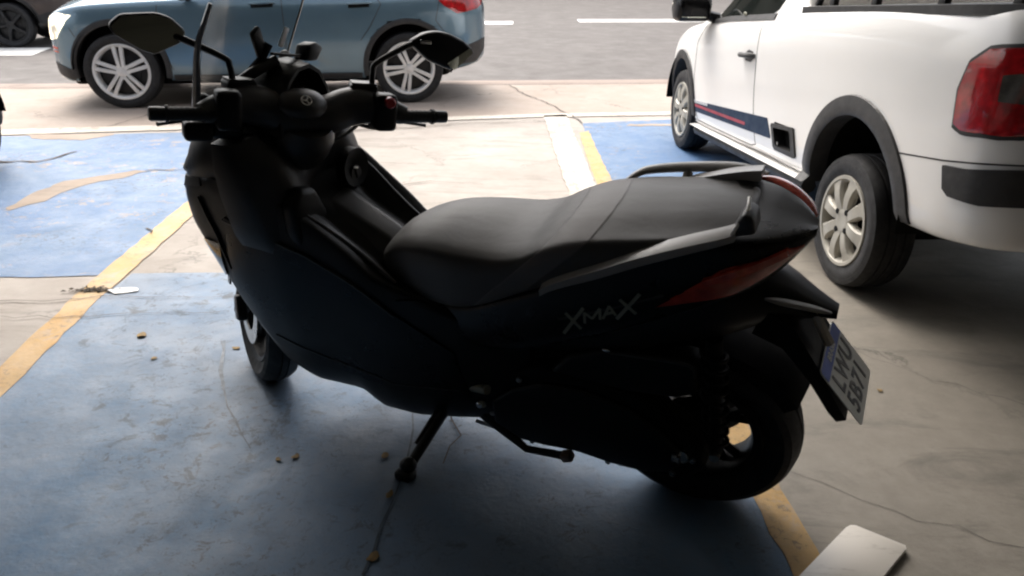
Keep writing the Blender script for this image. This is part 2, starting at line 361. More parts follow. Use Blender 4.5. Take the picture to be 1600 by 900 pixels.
class Loft:
    """symmetrical body: stations x, each a half profile of (y>=0, z) from bottom centre to top centre"""
    def __init__(s, stations, nu=60, refine=2):
        stations = sorted(stations, key=lambda q: q[0])
        s.xs = [a for a, _ in stations]; k = len(stations[0][1])
        cols = [([p[1][j][0] for p in stations], [p[1][j][1] for p in stations]) for j in range(k)]
        s.k = k; s.cols = cols; s.nu = nu; s.refine = refine
        L = [s.xs[0]]
        for a, b in zip(s.xs, s.xs[1:]):
            m = max(1, round(nu * (b - a) / (s.xs[-1] - s.xs[0]))); m = max(m, 2)
            L += [lerp(a, b, (i + 1) / m) for i in range(m)]
        s.X = L
    def prof(s, x):
        p = [(cath(s.xs, s.cols[j][0], x), cath(s.xs, s.cols[j][1], x)) for j in range(s.k)]
        if s.refine <= 1: return p
        q = []
        for i in range(len(p) - 1):
            p0 = p[max(i - 1, 0)]; p1 = p[i]; p2 = p[i + 1]; p3 = p[min(i + 2, len(p) - 1)]
            for r in range(s.refine):
                u = r / s.refine; c = []
                for a in (0, 1):
                    cr_ = 0.5 * (2 * p1[a] + (p2[a] - p0[a]) * u + (2 * p0[a] - 5 * p1[a] + 4 * p2[a] - p3[a]) * u * u + (3 * p1[a] - p0[a] - 3 * p2[a] + p3[a]) * u**3)
                    c.append(0.5 * cr_ + 0.5 * lerp(p1[a], p2[a], u))
                q.append((max(0, c[0]), c[1]))
        q.append(p[-1]); return q
    def mb(s, xf=None):
        m = MB(xf); rows = []
        for x in s.X:
            p = s.prof(x); row = [(x, y, z) for y, z in p] + [(x, -y, z) for y, z in reversed(p[1:-1])]
            rows.append(row)
        return m.grid(rows, closed_v=True, cap=True)
    def side(s, x, z):
        p = s.prof(min(max(x, s.xs[0]), s.xs[-1])); best = None
        for (y0, z0), (y1, z1) in zip(p, p[1:]):
            if (z0 - z) * (z1 - z) <= 0 and abs(z1 - z0) > 1e-6:
                y = lerp(y0, y1, (z - z0) / (z1 - z0)); best = y if best is None else max(best, y)
        if best is None: best = max(a for a, b in p)
        return best
    def patch(s, m, poly, sides=(1,), off=0.004, scan='z', nr=14, ncol=14, depth=0.012):
        """panel following the body's side, outline poly (x,z)"""
        ax = 1 if scan == 'z' else 0
        lo = min(p[ax] for p in poly); hi = max(p[ax] for p in poly); rows = []
        for i in range(nr + 1):
            t = lo + (hi - lo) * (0.002 + 0.996 * i / nr); c = []
            for (a, b) in zip(poly, poly[1:] + poly[:1]):
                if (a[ax] - t) * (b[ax] - t) <= 0 and abs(a[ax] - b[ax]) > 1e-9:
                    c.append(lerp(a[1 - ax], b[1 - ax], (t - a[ax]) / (b[ax] - a[ax])))
            l, h = min(c), max(c)
            r = []
            for j in range(ncol + 1):
                q = lerp(l, h, j / ncol); x, z = (q, t) if scan == 'z' else (t, q)
                r.append((x, z))
            rows.append(r)
        for sg in sides:
            O = [[(x, sg * (s.side(x, z) + off), z) for x, z in r] for r in rows]
            I = [[(x, sg * (s.side(x, z) - depth), z) for x, z in r] for r in rows]
            m.grid(O)
            bo = O[0] + [r[-1] for r in O[1:]] + O[-1][-2::-1] + [r[0] for r in O[-2:0:-1]]
            bi = I[0] + [r[-1] for r in I[1:]] + I[-1][-2::-1] + [r[0] for r in I[-2:0:-1]]
            m.grid([bo, bi], closed_v=True)
        return m
def strip_on(l, m, pts, w, side=1, off=0.003, n=24, depth=0.01):
    """narrow raised line following a polyline (x,z) on the side of a loft"""
    segs = []
    for a, b in zip(pts, pts[1:]):
        for i in range(n): segs.append((lerp(a[0], b[0], i / n), lerp(a[1], b[1], i / n)))
    segs.append(pts[-1]); rows = []
    for i, (x, z) in enumerate(segs):
        p, q = segs[max(i - 1, 0)], segs[min(i + 1, len(segs) - 1)]
        d = Vector((q[0] - p[0], q[1] - p[1])).normalized(); nx, nz = -d.y * w / 2, d.x * w / 2
        A, B = (x + nx, z + nz), (x - nx, z - nz)
        rows.append([(A[0], side * (l.side(*A) - depth), A[1]), (A[0], side * (l.side(*A) + off), A[1]), (B[0], side * (l.side(*B) + off), B[1]), (B[0], side * (l.side(*B) - depth), B[1])])
    return m.grid(rows, closed_v=True, cap=True)
def sheet(name, polys, mat, z, kind='structure', jitter=0.0, step=0.12):
    m = MB()
    for poly in polys:
        q = []
        for a, b in zip(poly, poly[1:] + poly[:1]):
            L = math.hypot(b[0] - a[0], b[1] - a[1]); n = max(1, int(L / step)) if jitter else 1
            for i in range(n):
                j = (random.uniform(-jitter, jitter), random.uniform(-jitter, jitter)) if jitter else (0, 0)
                q.append((lerp(a[0], b[0], i / n) + j[0], lerp(a[1], b[1], i / n) + j[1], z))
        bm = bmesh.new(); vs = [bm.verts.new(p) for p in q]; f = bm.faces.new(vs); bmesh.ops.triangulate(bm, faces=[f])
        bm.normal_update()
        for f in bm.faces:
            if f.normal.z < 0: f.normal_flip()
        bm.verts.index_update(); m.add([v.co.copy() for v in bm.verts], [[v.index for v in f.verts] for f in bm.faces]); bm.free()
    o = m.build(name, mat)
    if kind: o['kind'] = kind
    return o
def ribbon(pts, w0, w1=None, jit=0.01):
    """polygon of a wavering strip"""
    w1 = w0 if w1 is None else w1; L = []; Rr = []; P = []
    for a, b in zip(pts, pts[1:]):
        n = max(2, int(math.hypot(b[0] - a[0], b[1] - a[1]) / 0.07))
        P += [(lerp(a[0], b[0], i / n) + random.uniform(-jit, jit), lerp(a[1], b[1], i / n) + random.uniform(-jit, jit)) for i in range(n)]
    P.append(pts[-1])
    for i, p in enumerate(P):
        a, b = P[max(i - 1, 0)], P[min(i + 1, len(P) - 1)]; d = Vector((b[0] - a[0], b[1] - a[1])); d = d.normalized() if d.length > 1e-6 else Vector((1, 0))
        w = lerp(w0, w1, i / (len(P) - 1)) * random.uniform(0.55, 1.2) / 2
        L.append((p[0] - d.y * w, p[1] + d.x * w)); Rr.append((p[0] + d.y * w, p[1] - d.x * w))
    return L, Rr
def ribbons(name, items, mat, z, jit=0.01, kind='structure'):
    m = MB()
    for it in items:
        L, Rr = ribbon(it[0], it[1], it[2] if len(it) > 2 else None, jit)
        m.grid([[(a[0], a[1], z) for a in L], [(a[0], a[1], z) for a in Rr]])
    o = m.build(name, mat)
    if kind: o['kind'] = kind
    return o

# ------------------------------------------------------------------ the setting
KS = 0.125                                           # the street runs slightly askew to the bays
def kerb_y(x): return 9.62 + KS * x
struct(MB().grid([[(-400, -400, -0.16), (400, -400, -0.16)], [(-400, 900, -0.16), (400, 900, -0.16)]]).build('ground', 'ground'))
sheet('road', [[(-120, kerb_y(-120)), (120, kerb_y(120)), (120, kerb_y(120) + 26), (-120, kerb_y(-120) + 26)]], 'asphalt', -0.09)
m = MB(); a, b = -40, 40
for (o0, o1, zz) in ((-60, -0.16, 0.0),): 
    m.prism([(a, -14), (b, -14), (b, kerb_y(b) - 0.42), (a, kerb_y(a) - 0.42)], -0.15, 0.0, axis='z')
struct(m.build('parking_floor', 'lot'))
struct(MB().prism([(a, kerb_y(a) - 0.418), (b, kerb_y(b) - 0.418), (b, kerb_y(b)), (a, kerb_y(a))], -0.15, -0.004, axis='z', bevel=0.012).build('kerb', 'kerb'))
# the sidewalk strip between the bays and the kerb
def band_y(x): return 7.28 + 0.212 * x if x < 0.2 else 7.36 + 0.15 * (x - 0.2)
sheet('sidewalk', [[(-40, band_y(-9) - 2), (-9, band_y(-9)), (-3, band_y(-3)), (0.2, band_y(0.2)), (2, band_y(2)), (40, band_y(40)), (40, kerb_y(40) - 0.425), (-40, kerb_y(-40) - 0.425)]], 'walk', 0.004)
# bare grey concrete around the pickup, blue bays, lines
sheet('grey_floor', [[(0.66, -8), (9, -8), (9, 5.2), (1.6, 4.9), (1.1, 3.7), (0.62, 3.4)]], 'greylot', 0.0025)
sheet('blue_bay_near', [[(-1.80, 3.36), (-1.86, 2.4), (-1.72, -6), (0.95, -6), (0.70, 1.75), (0.62, 3.45)]], 'blue_near', 0.0035, jitter=0.006)
sheet('blue_bay_left', [[(-6.4, 3.0), (-1.87, 3.33), (-1.9, 4.4), (-1.62, 6.62), (-4.3, 6.18), (-6.4, 5.8)]], 'blue_far', 0.0035, jitter=0.008)
sheet('blue_bay_right', [[(0.60, 3.45), (1.15, 3.62), (1.75, 4.6), (5.2, 4.9), (5.2, 7.72), (1.6, 7.28), (0.62, 7.02)]], 'blue_far', 0.0035, jitter=0.008)
sheet('yellow_line', [[(-1.73, -6), (-1.62, -6), (-1.74, 2.25), (-1.81, 3.05), (-1.86, 4.42), (-1.62, 6.6), (-1.72, 6.6), (-1.99, 4.44), (-1.94, 3.17), (-1.87, 2.43)],
                      [(0.845, -6), (0.97, -6), (0.80, 1.48), (0.775, 2.12), (0.67, 5.13), (0.65, 6.7), (0.56, 6.6), (0.555, 5.13), (0.665, 2.12), (0.71, 1.45)]], 'yellow', 0.0055, jitter=0.006, step=0.08)
sheet('white_line', [[(0.28, 7.35), (0.50, 7.4), (0.545, 5.13), (0.60, 3.4), (0.42, 3.4), (0.345, 5.13)],
                     [(-9, band_y(-9) - 0.16), (-3, band_y(-3) - 0.15), (0.2, band_y(0.2) - 0.1), (2, band_y(2) - 0.12), (8, band_y(8) - 0.1), (8, band_y(8) + 0.1), (2, band_y(2) + 0.06), (0.2, band_y(0.2) + 0.05), (-3, band_y(-3) + 0.07), (-9, band_y(-9) + 0.06)]], 'white_paint', 0.0075, jitter=0.007, step=0.05)
dash = []
def dash_at(x0, x1, off=0.0): return [(x0, 19.35 + 0.155 * x0 + off), (x1, 19.35 + 0.155 * x1 + off), (x1, 20.2 + 0.155 * x1 + off), (x0, 20.2 + 0.155 * x0 + off)]
for k in range(-3, 4):
    dash.append(dash_at(1.62 + k * 7.2 - (2.0 if k < 1 and k > -1 else 0) * 0, 1.62 + k * 7.2 + 4.6))
dash = [d for d in dash]
sheet('road_marking', [dash_at(-4.2, -0.05, -0.6), dash_at(1.55, 6.3), dash_at(8.5, 13), dash_at(-11.5, -7), [(-12, 11.4), (-7.35, 12.1), (-7.6, 13.1), (-12, 12.4)]], 'roadwhite', -0.086)
ribbons('kerb_grime', [([(-40, kerb_y(-40) + 0.16), (40, kerb_y(40) + 0.16)], 0.34)], M['kerb_dirt'], -0.086, 0.01)
ribbons('kerb_seam', [([(-40, kerb_y(-40) - 0.42), (40, kerb_y(40) - 0.42)], 0.02)], 'crack', 0.0062, 0.006)
# bare patches and cracks in the paint (marks of the floor itself)
bare = []
sheet('bare_patch', [[(-2.95, 4.28), (-2.87, 4.42), (-2.82, 4.62), (-2.78, 4.85), (-2.62, 5.02), (-2.52, 5.18), (-2.62, 5.22), (-2.74, 5.1), (-2.86, 4.98), (-2.96, 4.9), (-3.02, 4.62), (-3.0, 4.4)],
                     [(-3.9, 6.12), (-3.45, 6.1), (-3.3, 6.28), (-3.35, 6.38), (-3.7, 6.3), (-4.0, 6.28)], [(-2.5, 6.1), (-1.95, 5.75), (-1.72, 5.85), (-1.7, 6.15), (-2.1, 6.3)],
                     [(-2.2, 5.5), (-2.0, 5.48), (-1.98, 5.58), (-2.15, 5.6)], [(1.0, 6.9), (1.5, 6.95), (1.52, 7.03), (1.05, 7.0)]], 'bare', 0.0055, jitter=0.02, step=0.06)
ribbons('paving_crack', [
    ([(-2.55, 5.2), (-2.2, 5.25), (-1.98, 5.2)], 0.02, 0.008), ([(-4.6, 5.36), (-3.9, 5.34), (-3.4, 5.42), (-3.3, 5.72)], 0.05, 0.02),
    ([(-0.05, 9.2), (0.05, 8.7), (0.38, 7.9), (0.55, 7.35), (0.62, 7.0)], 0.016, 0.014), ([(-1.5, 6.55), (-0.9, 6.72), (-0.4, 6.95), (0.3, 7.05)], 0.022, 0.012),
    ([(-3.5, 6.6), (-3.4, 7.1), (-3.3, 7.8)], 0.012, 0.01), ([(-2.6, 3.05), (-2.1, 3.02), (-1.75, 3.08), (-1.1, 3.1)], 0.006, 0.003),
    ([(-2.4, 2.86), (-1.9, 2.87), (-1.2, 2.95)], 0.005, 0.003), 
    ([(-1.3, 5.3), (-1.0, 5.5), (-0.7, 5.45)], 0.012, 0.006), ([(-0.75, 4.9), (-0.55, 5.02), (-0.2, 4.95)], 0.012, 0.004),
    ([(-2.0, 4.0), (-1.95, 3.9)], 0.012, 0.006), ([(-0.2, 2.22), (-0.17, 2.05), (-0.2, 1.9)], 0.004, 0.006)], 'crack', 0.0095, 0.016)
ribbons('hairline_crack', [([(0.84, 1.88), (0.98, 1.77), (1.2, 1.64), (1.42, 1.52), (1.7, 1.45)], 0.0015, 0.003), ([(1.30, 2.7), (1.55, 2.45), (1.9, 2.2)], 0.002, 0.003)], plain('hairline', (0.10, 0.095, 0.085), 0.9, var=0.6, scale=25), 0.0045, 0.02)
ribbons('tyre_scuff', [([(-1.13, 2.68), (-1.06, 2.45), (-0.95, 2.2), (-0.8, 1.97)], 0.018, 0.004), ([(-0.33, 2.25), (-0.31, 2.0), (-0.33, 1.72), (-0.36, 1.45)], 0.004, 0.010)], 'wet', 0.0062, 0.005)

# the building that covers the bays (above and behind the camera; side walls added to block side light)
bld = thing('parking_building', 'concrete building with a roof slab reaching over the parking bays', 'building', (0, -12, 0))
ROOF_Y = 4.55
MB().box((3.2, (ROOF_Y + 12) / 2, 3.35), (20, ROOF_Y + 12, 0.4), 0.02).build('roof', 'roof', bld)
MB().box((3.2, -0.1, 1.55), (20, 0.3, 3.2)).build('wall', 'wall', bld)
MB().box((13, 8.2, 1.55), (0.3, 16, 3.2)).build('wall', 'wall', bld)
MB().box((-6.6, 7.55, 1.55), (0.3, 14.9, 3.2)).build('wall', 'wall', bld)

# ------------------------------------------------------------------ vehicles
def cut(o, cyls, boxes=()):
    """open the wheel arches: drop the body faces inside each arch (the cladding ring covers the raw edge)"""
    bm = bmesh.new(); bm.from_mesh(o.data); kill = []
    for f in bm.faces:
        c = f.calc_center_median()
        for x, z, r, y0, y1 in cyls:
            if y0 < c.y < y1 and (c.x - x) ** 2 + (c.z - z) ** 2 < (r + 0.02) ** 2 or (y0 < c.y < y1 and abs(c.x - x) < r and c.z < z): kill.append(f); break
        else:
            for q, sz in boxes:
                if all(abs(c[i] - q[i]) < sz[i] / 2 for i in range(3)): kill.append(f); break
    bmesh.ops.delete(bm, geom=kill, context='FACES'); bm.to_mesh(o.data); bm.free()
def liner(x, z, r, y_in, y_out):
    """black wheel housing: half tube plus its inner wall"""
    m = MB(); A = [R(t) for t in range(0, 181, 9)]
    m.grid([[(x + r * math.cos(a), y, z + r * math.sin(a)) for a in A] for y in (y_in, y_out)])
    m.add([(x + r * math.cos(a), y_in, z + r * math.sin(a)) for a in A], [tuple(range(len(A)))]); return m
def arch(l, m, x, z, r0, r1, a0, a1, side, off=0.012, lip=0.09, n=30, sx=1.0):
    rows = []
    for i in range(n + 1):
        a = lerp(a0, a1, i / n); row = []
        for r, o_ in ((r1, -0.012), (r1 - 0.006, off * 0.7), (lerp(r0, r1, 0.5), off), (r0 + 0.012, off), (r0, off * 0.5), (r0, -lip)):
            px, pz = x + r * math.cos(a) * sx, z + r * math.sin(a); row.append((px, side * (l.side(x + r1 * math.cos(a) * sx * 0.95, max(0.3, z + r1 * math.sin(a) * 0.95)) + o_), pz))
        rows.append(row)
    return m.grid(rows)
def wheel(parent, loc, out, Rt, width, Rr, style, steer=0.0, spin=0.0, rimmat='alloy'):
    """wheel whose outer face points to local y*out; loc is the hub, wheel centred on width"""
    w = MB(); k = out
    w.lathe([(Rr * 0.92, -0.09 * k), (Rr * 0.92, 0.02 * k), (Rr * 0.55, 0.03 * k), (0.05, 0.03 * k), (0.05, -0.09 * k)], n=32)
    w.lathe([(Rr * 0.60, 0.032 * k), (Rr * 0.60, 0.042 * k), (0.045, 0.042 * k), (0.045, 0.032 * k)], n=32)
    wo = w.build('wheel', 'darksteel', parent); wo.location = loc; wo.rotation_euler = (0, 0, steer)
    h = width / 2; d = Rt - Rr
    prof = [(Rr - 0.01, -h * 0.8), (Rr + d * 0.35, -h * 0.98), (Rr + d * 0.7, -h), (Rt - d * 0.14, -h * 0.93), (Rt - 0.006, -h * 0.75)]
    for gy in (-0.4, 0.0, 0.4):
        prof += [(Rt, (gy - 0.2) * h * 1.0), (Rt - 0.001, (gy - 0.055) * h), (Rt - 0.009, (gy - 0.045) * h), (Rt - 0.009, (gy + 0.045) * h), (Rt - 0.001, (gy + 0.055) * h)]
    prof += [(Rt - 0.002, h * 0.6), (Rt - 0.006, h * 0.75), (Rt - d * 0.14, h * 0.93), (Rt - d * 0.32, h * 0.985), (Rt - d * 0.34, h * 0.975), (Rr + d * 0.6, h), (Rr + d * 0.3, h * 0.98), (Rr + d * 0.27, h * 0.965), (Rr + d * 0.1, h * 0.93), (Rr - 0.01, h * 0.8)]
    MB().lathe([(r, y * k) for r, y in prof], n=64).build('tyre', 'rubber', wo)
    rm = MB(); yo = h * 0.90 * k
    rm.lathe([(Rr + 0.004, yo), (Rr + 0.002, yo + 0.008 * k), (Rr - 0.012, yo + 0.008 * k), (Rr - 0.03, yo - 0.012 * k), (Rr - 0.035, yo - 0.09 * k), (Rr - 0.01, yo - 0.1 * k), (Rr, yo - 0.1 * k)], n=64)
    if style == 'twin':
        for q in range(5):
            a = spin + q * 2 * math.pi / 5
            for e in (-1, 1):
                p = []
                for t in range(7):
                    u = t / 6; r = lerp(0.035, Rr - 0.012, u); o_ = e * lerp(0.018, 0.034, u)
                    p.append(Vector((r * math.cos(a) - o_ * math.sin(a), yo + k * lerp(-0.004, -0.006, u) + k * 0.008 * math.sin(math.pi * u), r * math.sin(a) + o_ * math.cos(a))))
                wd = [lerp(0.017, 0.020, t / 6) for t in range(7)]
                rows = []
                for i_, c in enumerate(p):
                    tg = Vector((-math.sin(a), 0, math.cos(a))); yv = Vector((0, k, 0)); hw = wd[i_]
                    rows.append([c + tg * hw * 0.75 + yv * 0.004, c + tg * hw - yv * 0.006, c + tg * hw * 0.8 - yv * 0.035, c - tg * hw * 0.8 - yv * 0.035, c - tg * hw - yv * 0.006, c - tg * hw * 0.75 + yv * 0.004])
                rm.grid(rows, closed_v=True, cap=True)
        rm.lathe([(0.052, yo - 0.03 * k), (0.052, yo - 0.004 * k), (0.034, yo + 0.004 * k), (0.0001, yo + 0.005 * k), (0.0001, yo - 0.03 * k)], n=32)
        for q in range(5):
            a = spin + (q + 0.5) * 2 * math.pi / 5; rm.lathe([(0.009, yo - 0.03 * k), (0.009, yo - 0.002 * k), (0.0001, yo - 0.002 * k), (0.0001, yo - 0.03 * k)], center=(0.062 * math.cos(a), 0, 0.062 * math.sin(a)), n=10)
    else:
        ns = 8 if style == 'cap' else 5
        for q in range(ns):
            a = spin + q * 2 * math.pi / ns; rows = []
            for t in range(8):
                u = t / 7; r = lerp(0.04, Rr - 0.004, u); aw = lerp(0.027, 0.036, u) if style == 'cap' else lerp(0.03, 0.026, u)
                if style == 'cap' and u > 0.8: aw += (u - 0.8) * 0.16
                cc = Vector((r * math.cos(a), yo + k * (0.012 * math.sin(math.pi * min(1, u * 1.1)) - 0.002), r * math.sin(a))); tg = Vector((-math.sin(a), 0, math.cos(a))); yv = Vector((0, k, 0))
                rows.append([cc + tg * aw * 0.7 + yv * 0.004, cc + tg * aw - yv * 0.008, cc + tg * aw - yv * 0.03, cc - tg * aw - yv * 0.03, cc - tg * aw - yv * 0.008, cc - tg * aw * 0.7 + yv * 0.004])
            rm.grid(rows, closed_v=True, cap=True)
        rm.lathe([(0.07, yo - 0.035 * k), (0.066, yo + 0.0 * k), (0.045, yo + 0.008 * k), (0.03, yo + 0.004 * k), (0.0001, yo + 0.004 * k), (0.0001, yo - 0.035 * k)], n=32)
    rm.build('rim', rimmat, wo)
    if style == 'cap':
        for q in range(4):
            hb = MB(); a = spin + 0.4 + q * math.pi / 2; hb.lathe([(0.013, yo - 0.01 * k), (0.013, yo + 0.0105 * k), (0.0001, yo + 0.0105 * k), (0.0001, yo - 0.01 * k)], center=(0.058 * math.cos(a), 0, 0.058 * math.sin(a)), n=12)
            hb.build('lug_hole', 'inner', wo)
    return wo

def car_sections(W, rows):
    st = []
    for x, e, zb, zs, zt, g in rows:
        h = W / 2 - e; mid = lerp(zb, zs, 0.52)
        st.append((x, [(0, zb), (h * 0.8, zb), (h - 0.05, zb + 0.015), (h - 0.022, zb + 0.07), (h - 0.004, lerp(zb, zs, 0.34)), (h, mid), (h - 0.004, lerp(zb, zs, 0.78)), (h - 0.018, lerp(zb, zs, 0.90)), (h - 0.05, zs),
                       (h - lerp(0.05, g, 0.55), lerp(zs, zt, 0.6)), (max(0.02, h - g), lerp(zs, zt, 0.92)), (max(0.015, (h - g) * 0.6), zt), (0, zt + 0.008)]))
    return st

# --- blue-grey SUV standing on the sidewalk (x runs towards its rear, its near side is -y)
SUV_ROWS = [(-0.70, 0.62, 0.42, 0.62, 0.66, 0.75), (-0.69, 0.48, 0.36, 0.70, 0.76, 0.7), (-0.66, 0.32, 0.31, 0.77, 0.84, 0.6), (-0.60, 0.18, 0.27, 0.83, 0.90, 0.5), (-0.48, 0.08, 0.24, 0.89, 0.95, 0.4), (-0.25, 0.03, 0.24, 0.935, 1.0, 0.34),
            (0.1, 0.01, 0.24, 0.96, 1.035, 0.32), (0.5, 0.005, 0.24, 0.98, 1.06, 0.3), (0.85, 0.0, 0.24, 0.99, 1.22, 0.26), (1.2, 0.0, 0.24, 1.0, 1.44, 0.26), (1.6, 0.0, 0.24, 1.01, 1.52, 0.26), (2.1, 0.0, 0.24, 1.02, 1.52, 0.26),
            (2.6, 0.01, 0.25, 1.04, 1.47, 0.27), (3.0, 0.045, 0.28, 1.06, 1.39, 0.28), (3.25, 0.11, 0.32, 1.05, 1.27, 0.28), (3.42, 0.22, 0.36, 1.0, 1.12, 0.26), (3.51, 0.36, 0.42, 0.93, 1.0, 0.25), (3.54, 0.52, 0.5, 0.85, 0.9, 0.22)]
SUV_W = 1.80
sx, sy, syaw = -3.7112, 7.4453, 0.1825
ny = Vector((-math.sin(syaw), math.cos(syaw), 0))
suv = thing('suv', 'blue grey car with twin spoke alloy wheels standing on the sidewalk', 'car', Vector((sx, sy, 0)) + ny * (SUV_W / 2 - 0.01), (0, 0, syaw))
def build_suv(parent, paintm, detail=True, wheelstyle='twin', rimmat='alloy'):
    l = Loft(car_sections(SUV_W, SUV_ROWS), nu=130, refine=3)
    body = l.mb().build('body', paintm, parent)
    H = SUV_W / 2
    cut(body, [(x, 0.37, 0.415, min(s_ * (H - 0.42), s_ * (H + 0.1)), max(s_ * (H - 0.42), s_ * (H + 0.1))) for x in (0, 2.70) for s_ in (-1, 1)])
    for x in (0, 2.70):
        for s_ in (-1, 1):
            a = MB(); arch(l, a, x, 0.37, 0.40, 0.455, R(-12), R(192), s_, n=32); a.build('wheel_arch', 'clad', parent)
            liner(x, 0.37, 0.425, s_ * (H - 0.43), s_ * (H - 0.02)).build('arch_liner', 'inner', parent)
            wheel(parent, (x, s_ * (H - 0.125), 0.345), s_, 0.345, 0.225, 0.255, wheelstyle, spin=0.35 if x == 0 else 0.75, rimmat=rimmat)
    for s_ in (-1, 1):
        sk = MB(); l.patch(sk, [(0.46, 0.245), (0.46, 0.31), (2.24, 0.31), (2.24, 0.245)], (s_,), 0.012, 'x', 20, 4); sk.build('sill_trim', 'clad', parent)
        bp = MB(); l.patch(bp, [(3.14, 0.36), (3.14, 0.50), (3.53, 0.62), (3.54, 0.52), (3.40, 0.38)], (s_,), 0.008, 'x', 18, 6); bp.build('bumper_trim', 'clad', parent)
        bf = MB(); l.patch(bf, [(-0.44, 0.26), (-0.44, 0.36), (-0.62, 0.43), (-0.69, 0.44), (-0.66, 0.33)], (s_,), 0.008, 'x', 14, 5); bf.build('bumper_trim', 'clad', parent)
    for s_ in (-1, 1):
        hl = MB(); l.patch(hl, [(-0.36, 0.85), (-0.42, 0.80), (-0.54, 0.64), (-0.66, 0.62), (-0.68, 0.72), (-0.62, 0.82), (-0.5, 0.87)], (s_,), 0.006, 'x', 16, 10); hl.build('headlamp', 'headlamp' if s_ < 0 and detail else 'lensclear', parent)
        mk = MB(); l.patch(mk, [(-0.55, 0.545), (-0.62, 0.55), (-0.62, 0.57), (-0.55, 0.565)], (s_,), 0.006, 'x', 4, 3); mk.build('side_marker', 'orangelens', parent); mk = MB(); l.patch(mk, [(-0.55, 0.515), (-0.62, 0.52), (-0.62, 0.535), (-0.55, 0.53)], (s_,), 0.006, 'x', 4, 3); mk.build('side_marker', 'orangelens', parent)
        tl = MB(); l.patch(tl, [(2.98, 1.02), (3.06, 0.94), (3.20, 0.86), (3.42, 0.90), (3.50, 0.96), (3.40, 1.02), (3.2, 1.07)], (s_,), 0.008, 'x', 18, 10); tl.build('tail_lamp', 'redlens', parent)
        wn = MB(); l.patch(wn, [(0.75, 1.05), (1.55, 1.06), (1.55, 1.42), (1.25, 1.39)], (s_,), 0.003, 'z', 10, 10); wn.build('side_window', 'glass', parent)
        wn = MB(); l.patch(wn, [(1.62, 1.06), (2.50, 1.09), (2.35, 1.36), (1.62, 1.42)], (s_,), 0.003, 'z', 10, 10); wn.build('side_window', 'glass', parent)
        wn = MB(); l.patch(wn, [(2.56, 1.10), (3.0, 1.14), (2.85, 1.3), (2.45, 1.34)], (s_,), 0.003, 'z', 8, 8); wn.build('side_window', 'glass', parent)
        for hx in (1.24, 2.14):
            cup = MB(); l.patch(cup, [(hx, 0.915), (hx + 0.2, 0.925), (hx + 0.2, 0.965), (hx, 0.955)], (s_,), 0.002, 'x', 8, 4); cup.build('door_handle_recess', 'inner', parent)
            y = l.side(hx + 0.1, 0.96) * s_
            MB().tube([(hx - 0.01, y, 0.955), (hx + 0.03, y + 0.03 * s_, 0.96), (hx + 0.17, y + 0.03 * s_, 0.967), (hx + 0.22, y, 0.965)], [0.010, 0.013, 0.013, 0.010], 8, dens=3).build('door_handle', paintm, parent)
        for pts in ([(0.40, 0.94), (0.36, 0.60), (0.47, 0.36)], [(1.52, 1.0), (1.53, 0.6), (1.50, 0.36)], [(2.40, 1.03), (2.45, 0.95), (2.34, 0.75), (2.24, 0.62)], [(3.02, 0.98), (2.98, 0.80), (3.12, 0.62)], [(-0.40, 0.74), (-0.36, 0.66)]):
            g = MB(); strip_on(l, g, pts, 0.007, s_, 0.0012); g.build('panel_gap', 'seam', parent)
        mr = MB(); mr.ball((0.66, s_ * (H + 0.10), 1.06), (0.07, 0.11, 0.075)); mr.tube([(0.68, s_ * (H - 0.08), 1.0), (0.67, s_ * (H + 0.04), 1.02)], 0.03, 8); mr.build('door_mirror', 'clad', parent)
    ws = MB(); ws.add([(0.60, -0.62, 1.085), (0.60, 0.62, 1.085), (1.25, 0.52, 1.472), (1.25, -0.52, 1.472)], [(0, 1, 2, 3)]); ws.build('windscreen', 'glass', parent)
    return l
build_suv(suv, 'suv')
MB().prism([(-0.55, 0.30), (-0.5, 0.2), (0.4, 0.19), (2.3, 0.19), (3.1, 0.24), (3.3, 0.36), (2.4, 0.27), (0.3, 0.27)], -0.62, 0.62, bevel=0.02).build('underbody', 'inner', suv)
for nm, px, py, yaw, paintm, lab, cat, rm in (
        ('car', -11.0, 12.55, 0.1825, 'darkcar', 'dark car on the road behind the blue grey car, mostly out of view', 'car', 'darksteel'),):
    t = thing(nm, lab, cat, (px, py + 0.9, -0.09), (0, 0, yaw)); build_suv(t, paintm, False, 'five', rm)
    for o in t.children: pass

# --- charcoal car in the left bay, only its front corner reaches into the photograph
lc = thing('car', 'charcoal car in the blue bay at the left edge, its front corner just in view', 'car', (-4.415, 4.95, 0), (0, 0, math.pi * 1.5 - 0.0))
build_suv(lc, 'silvercar', False, 'five')

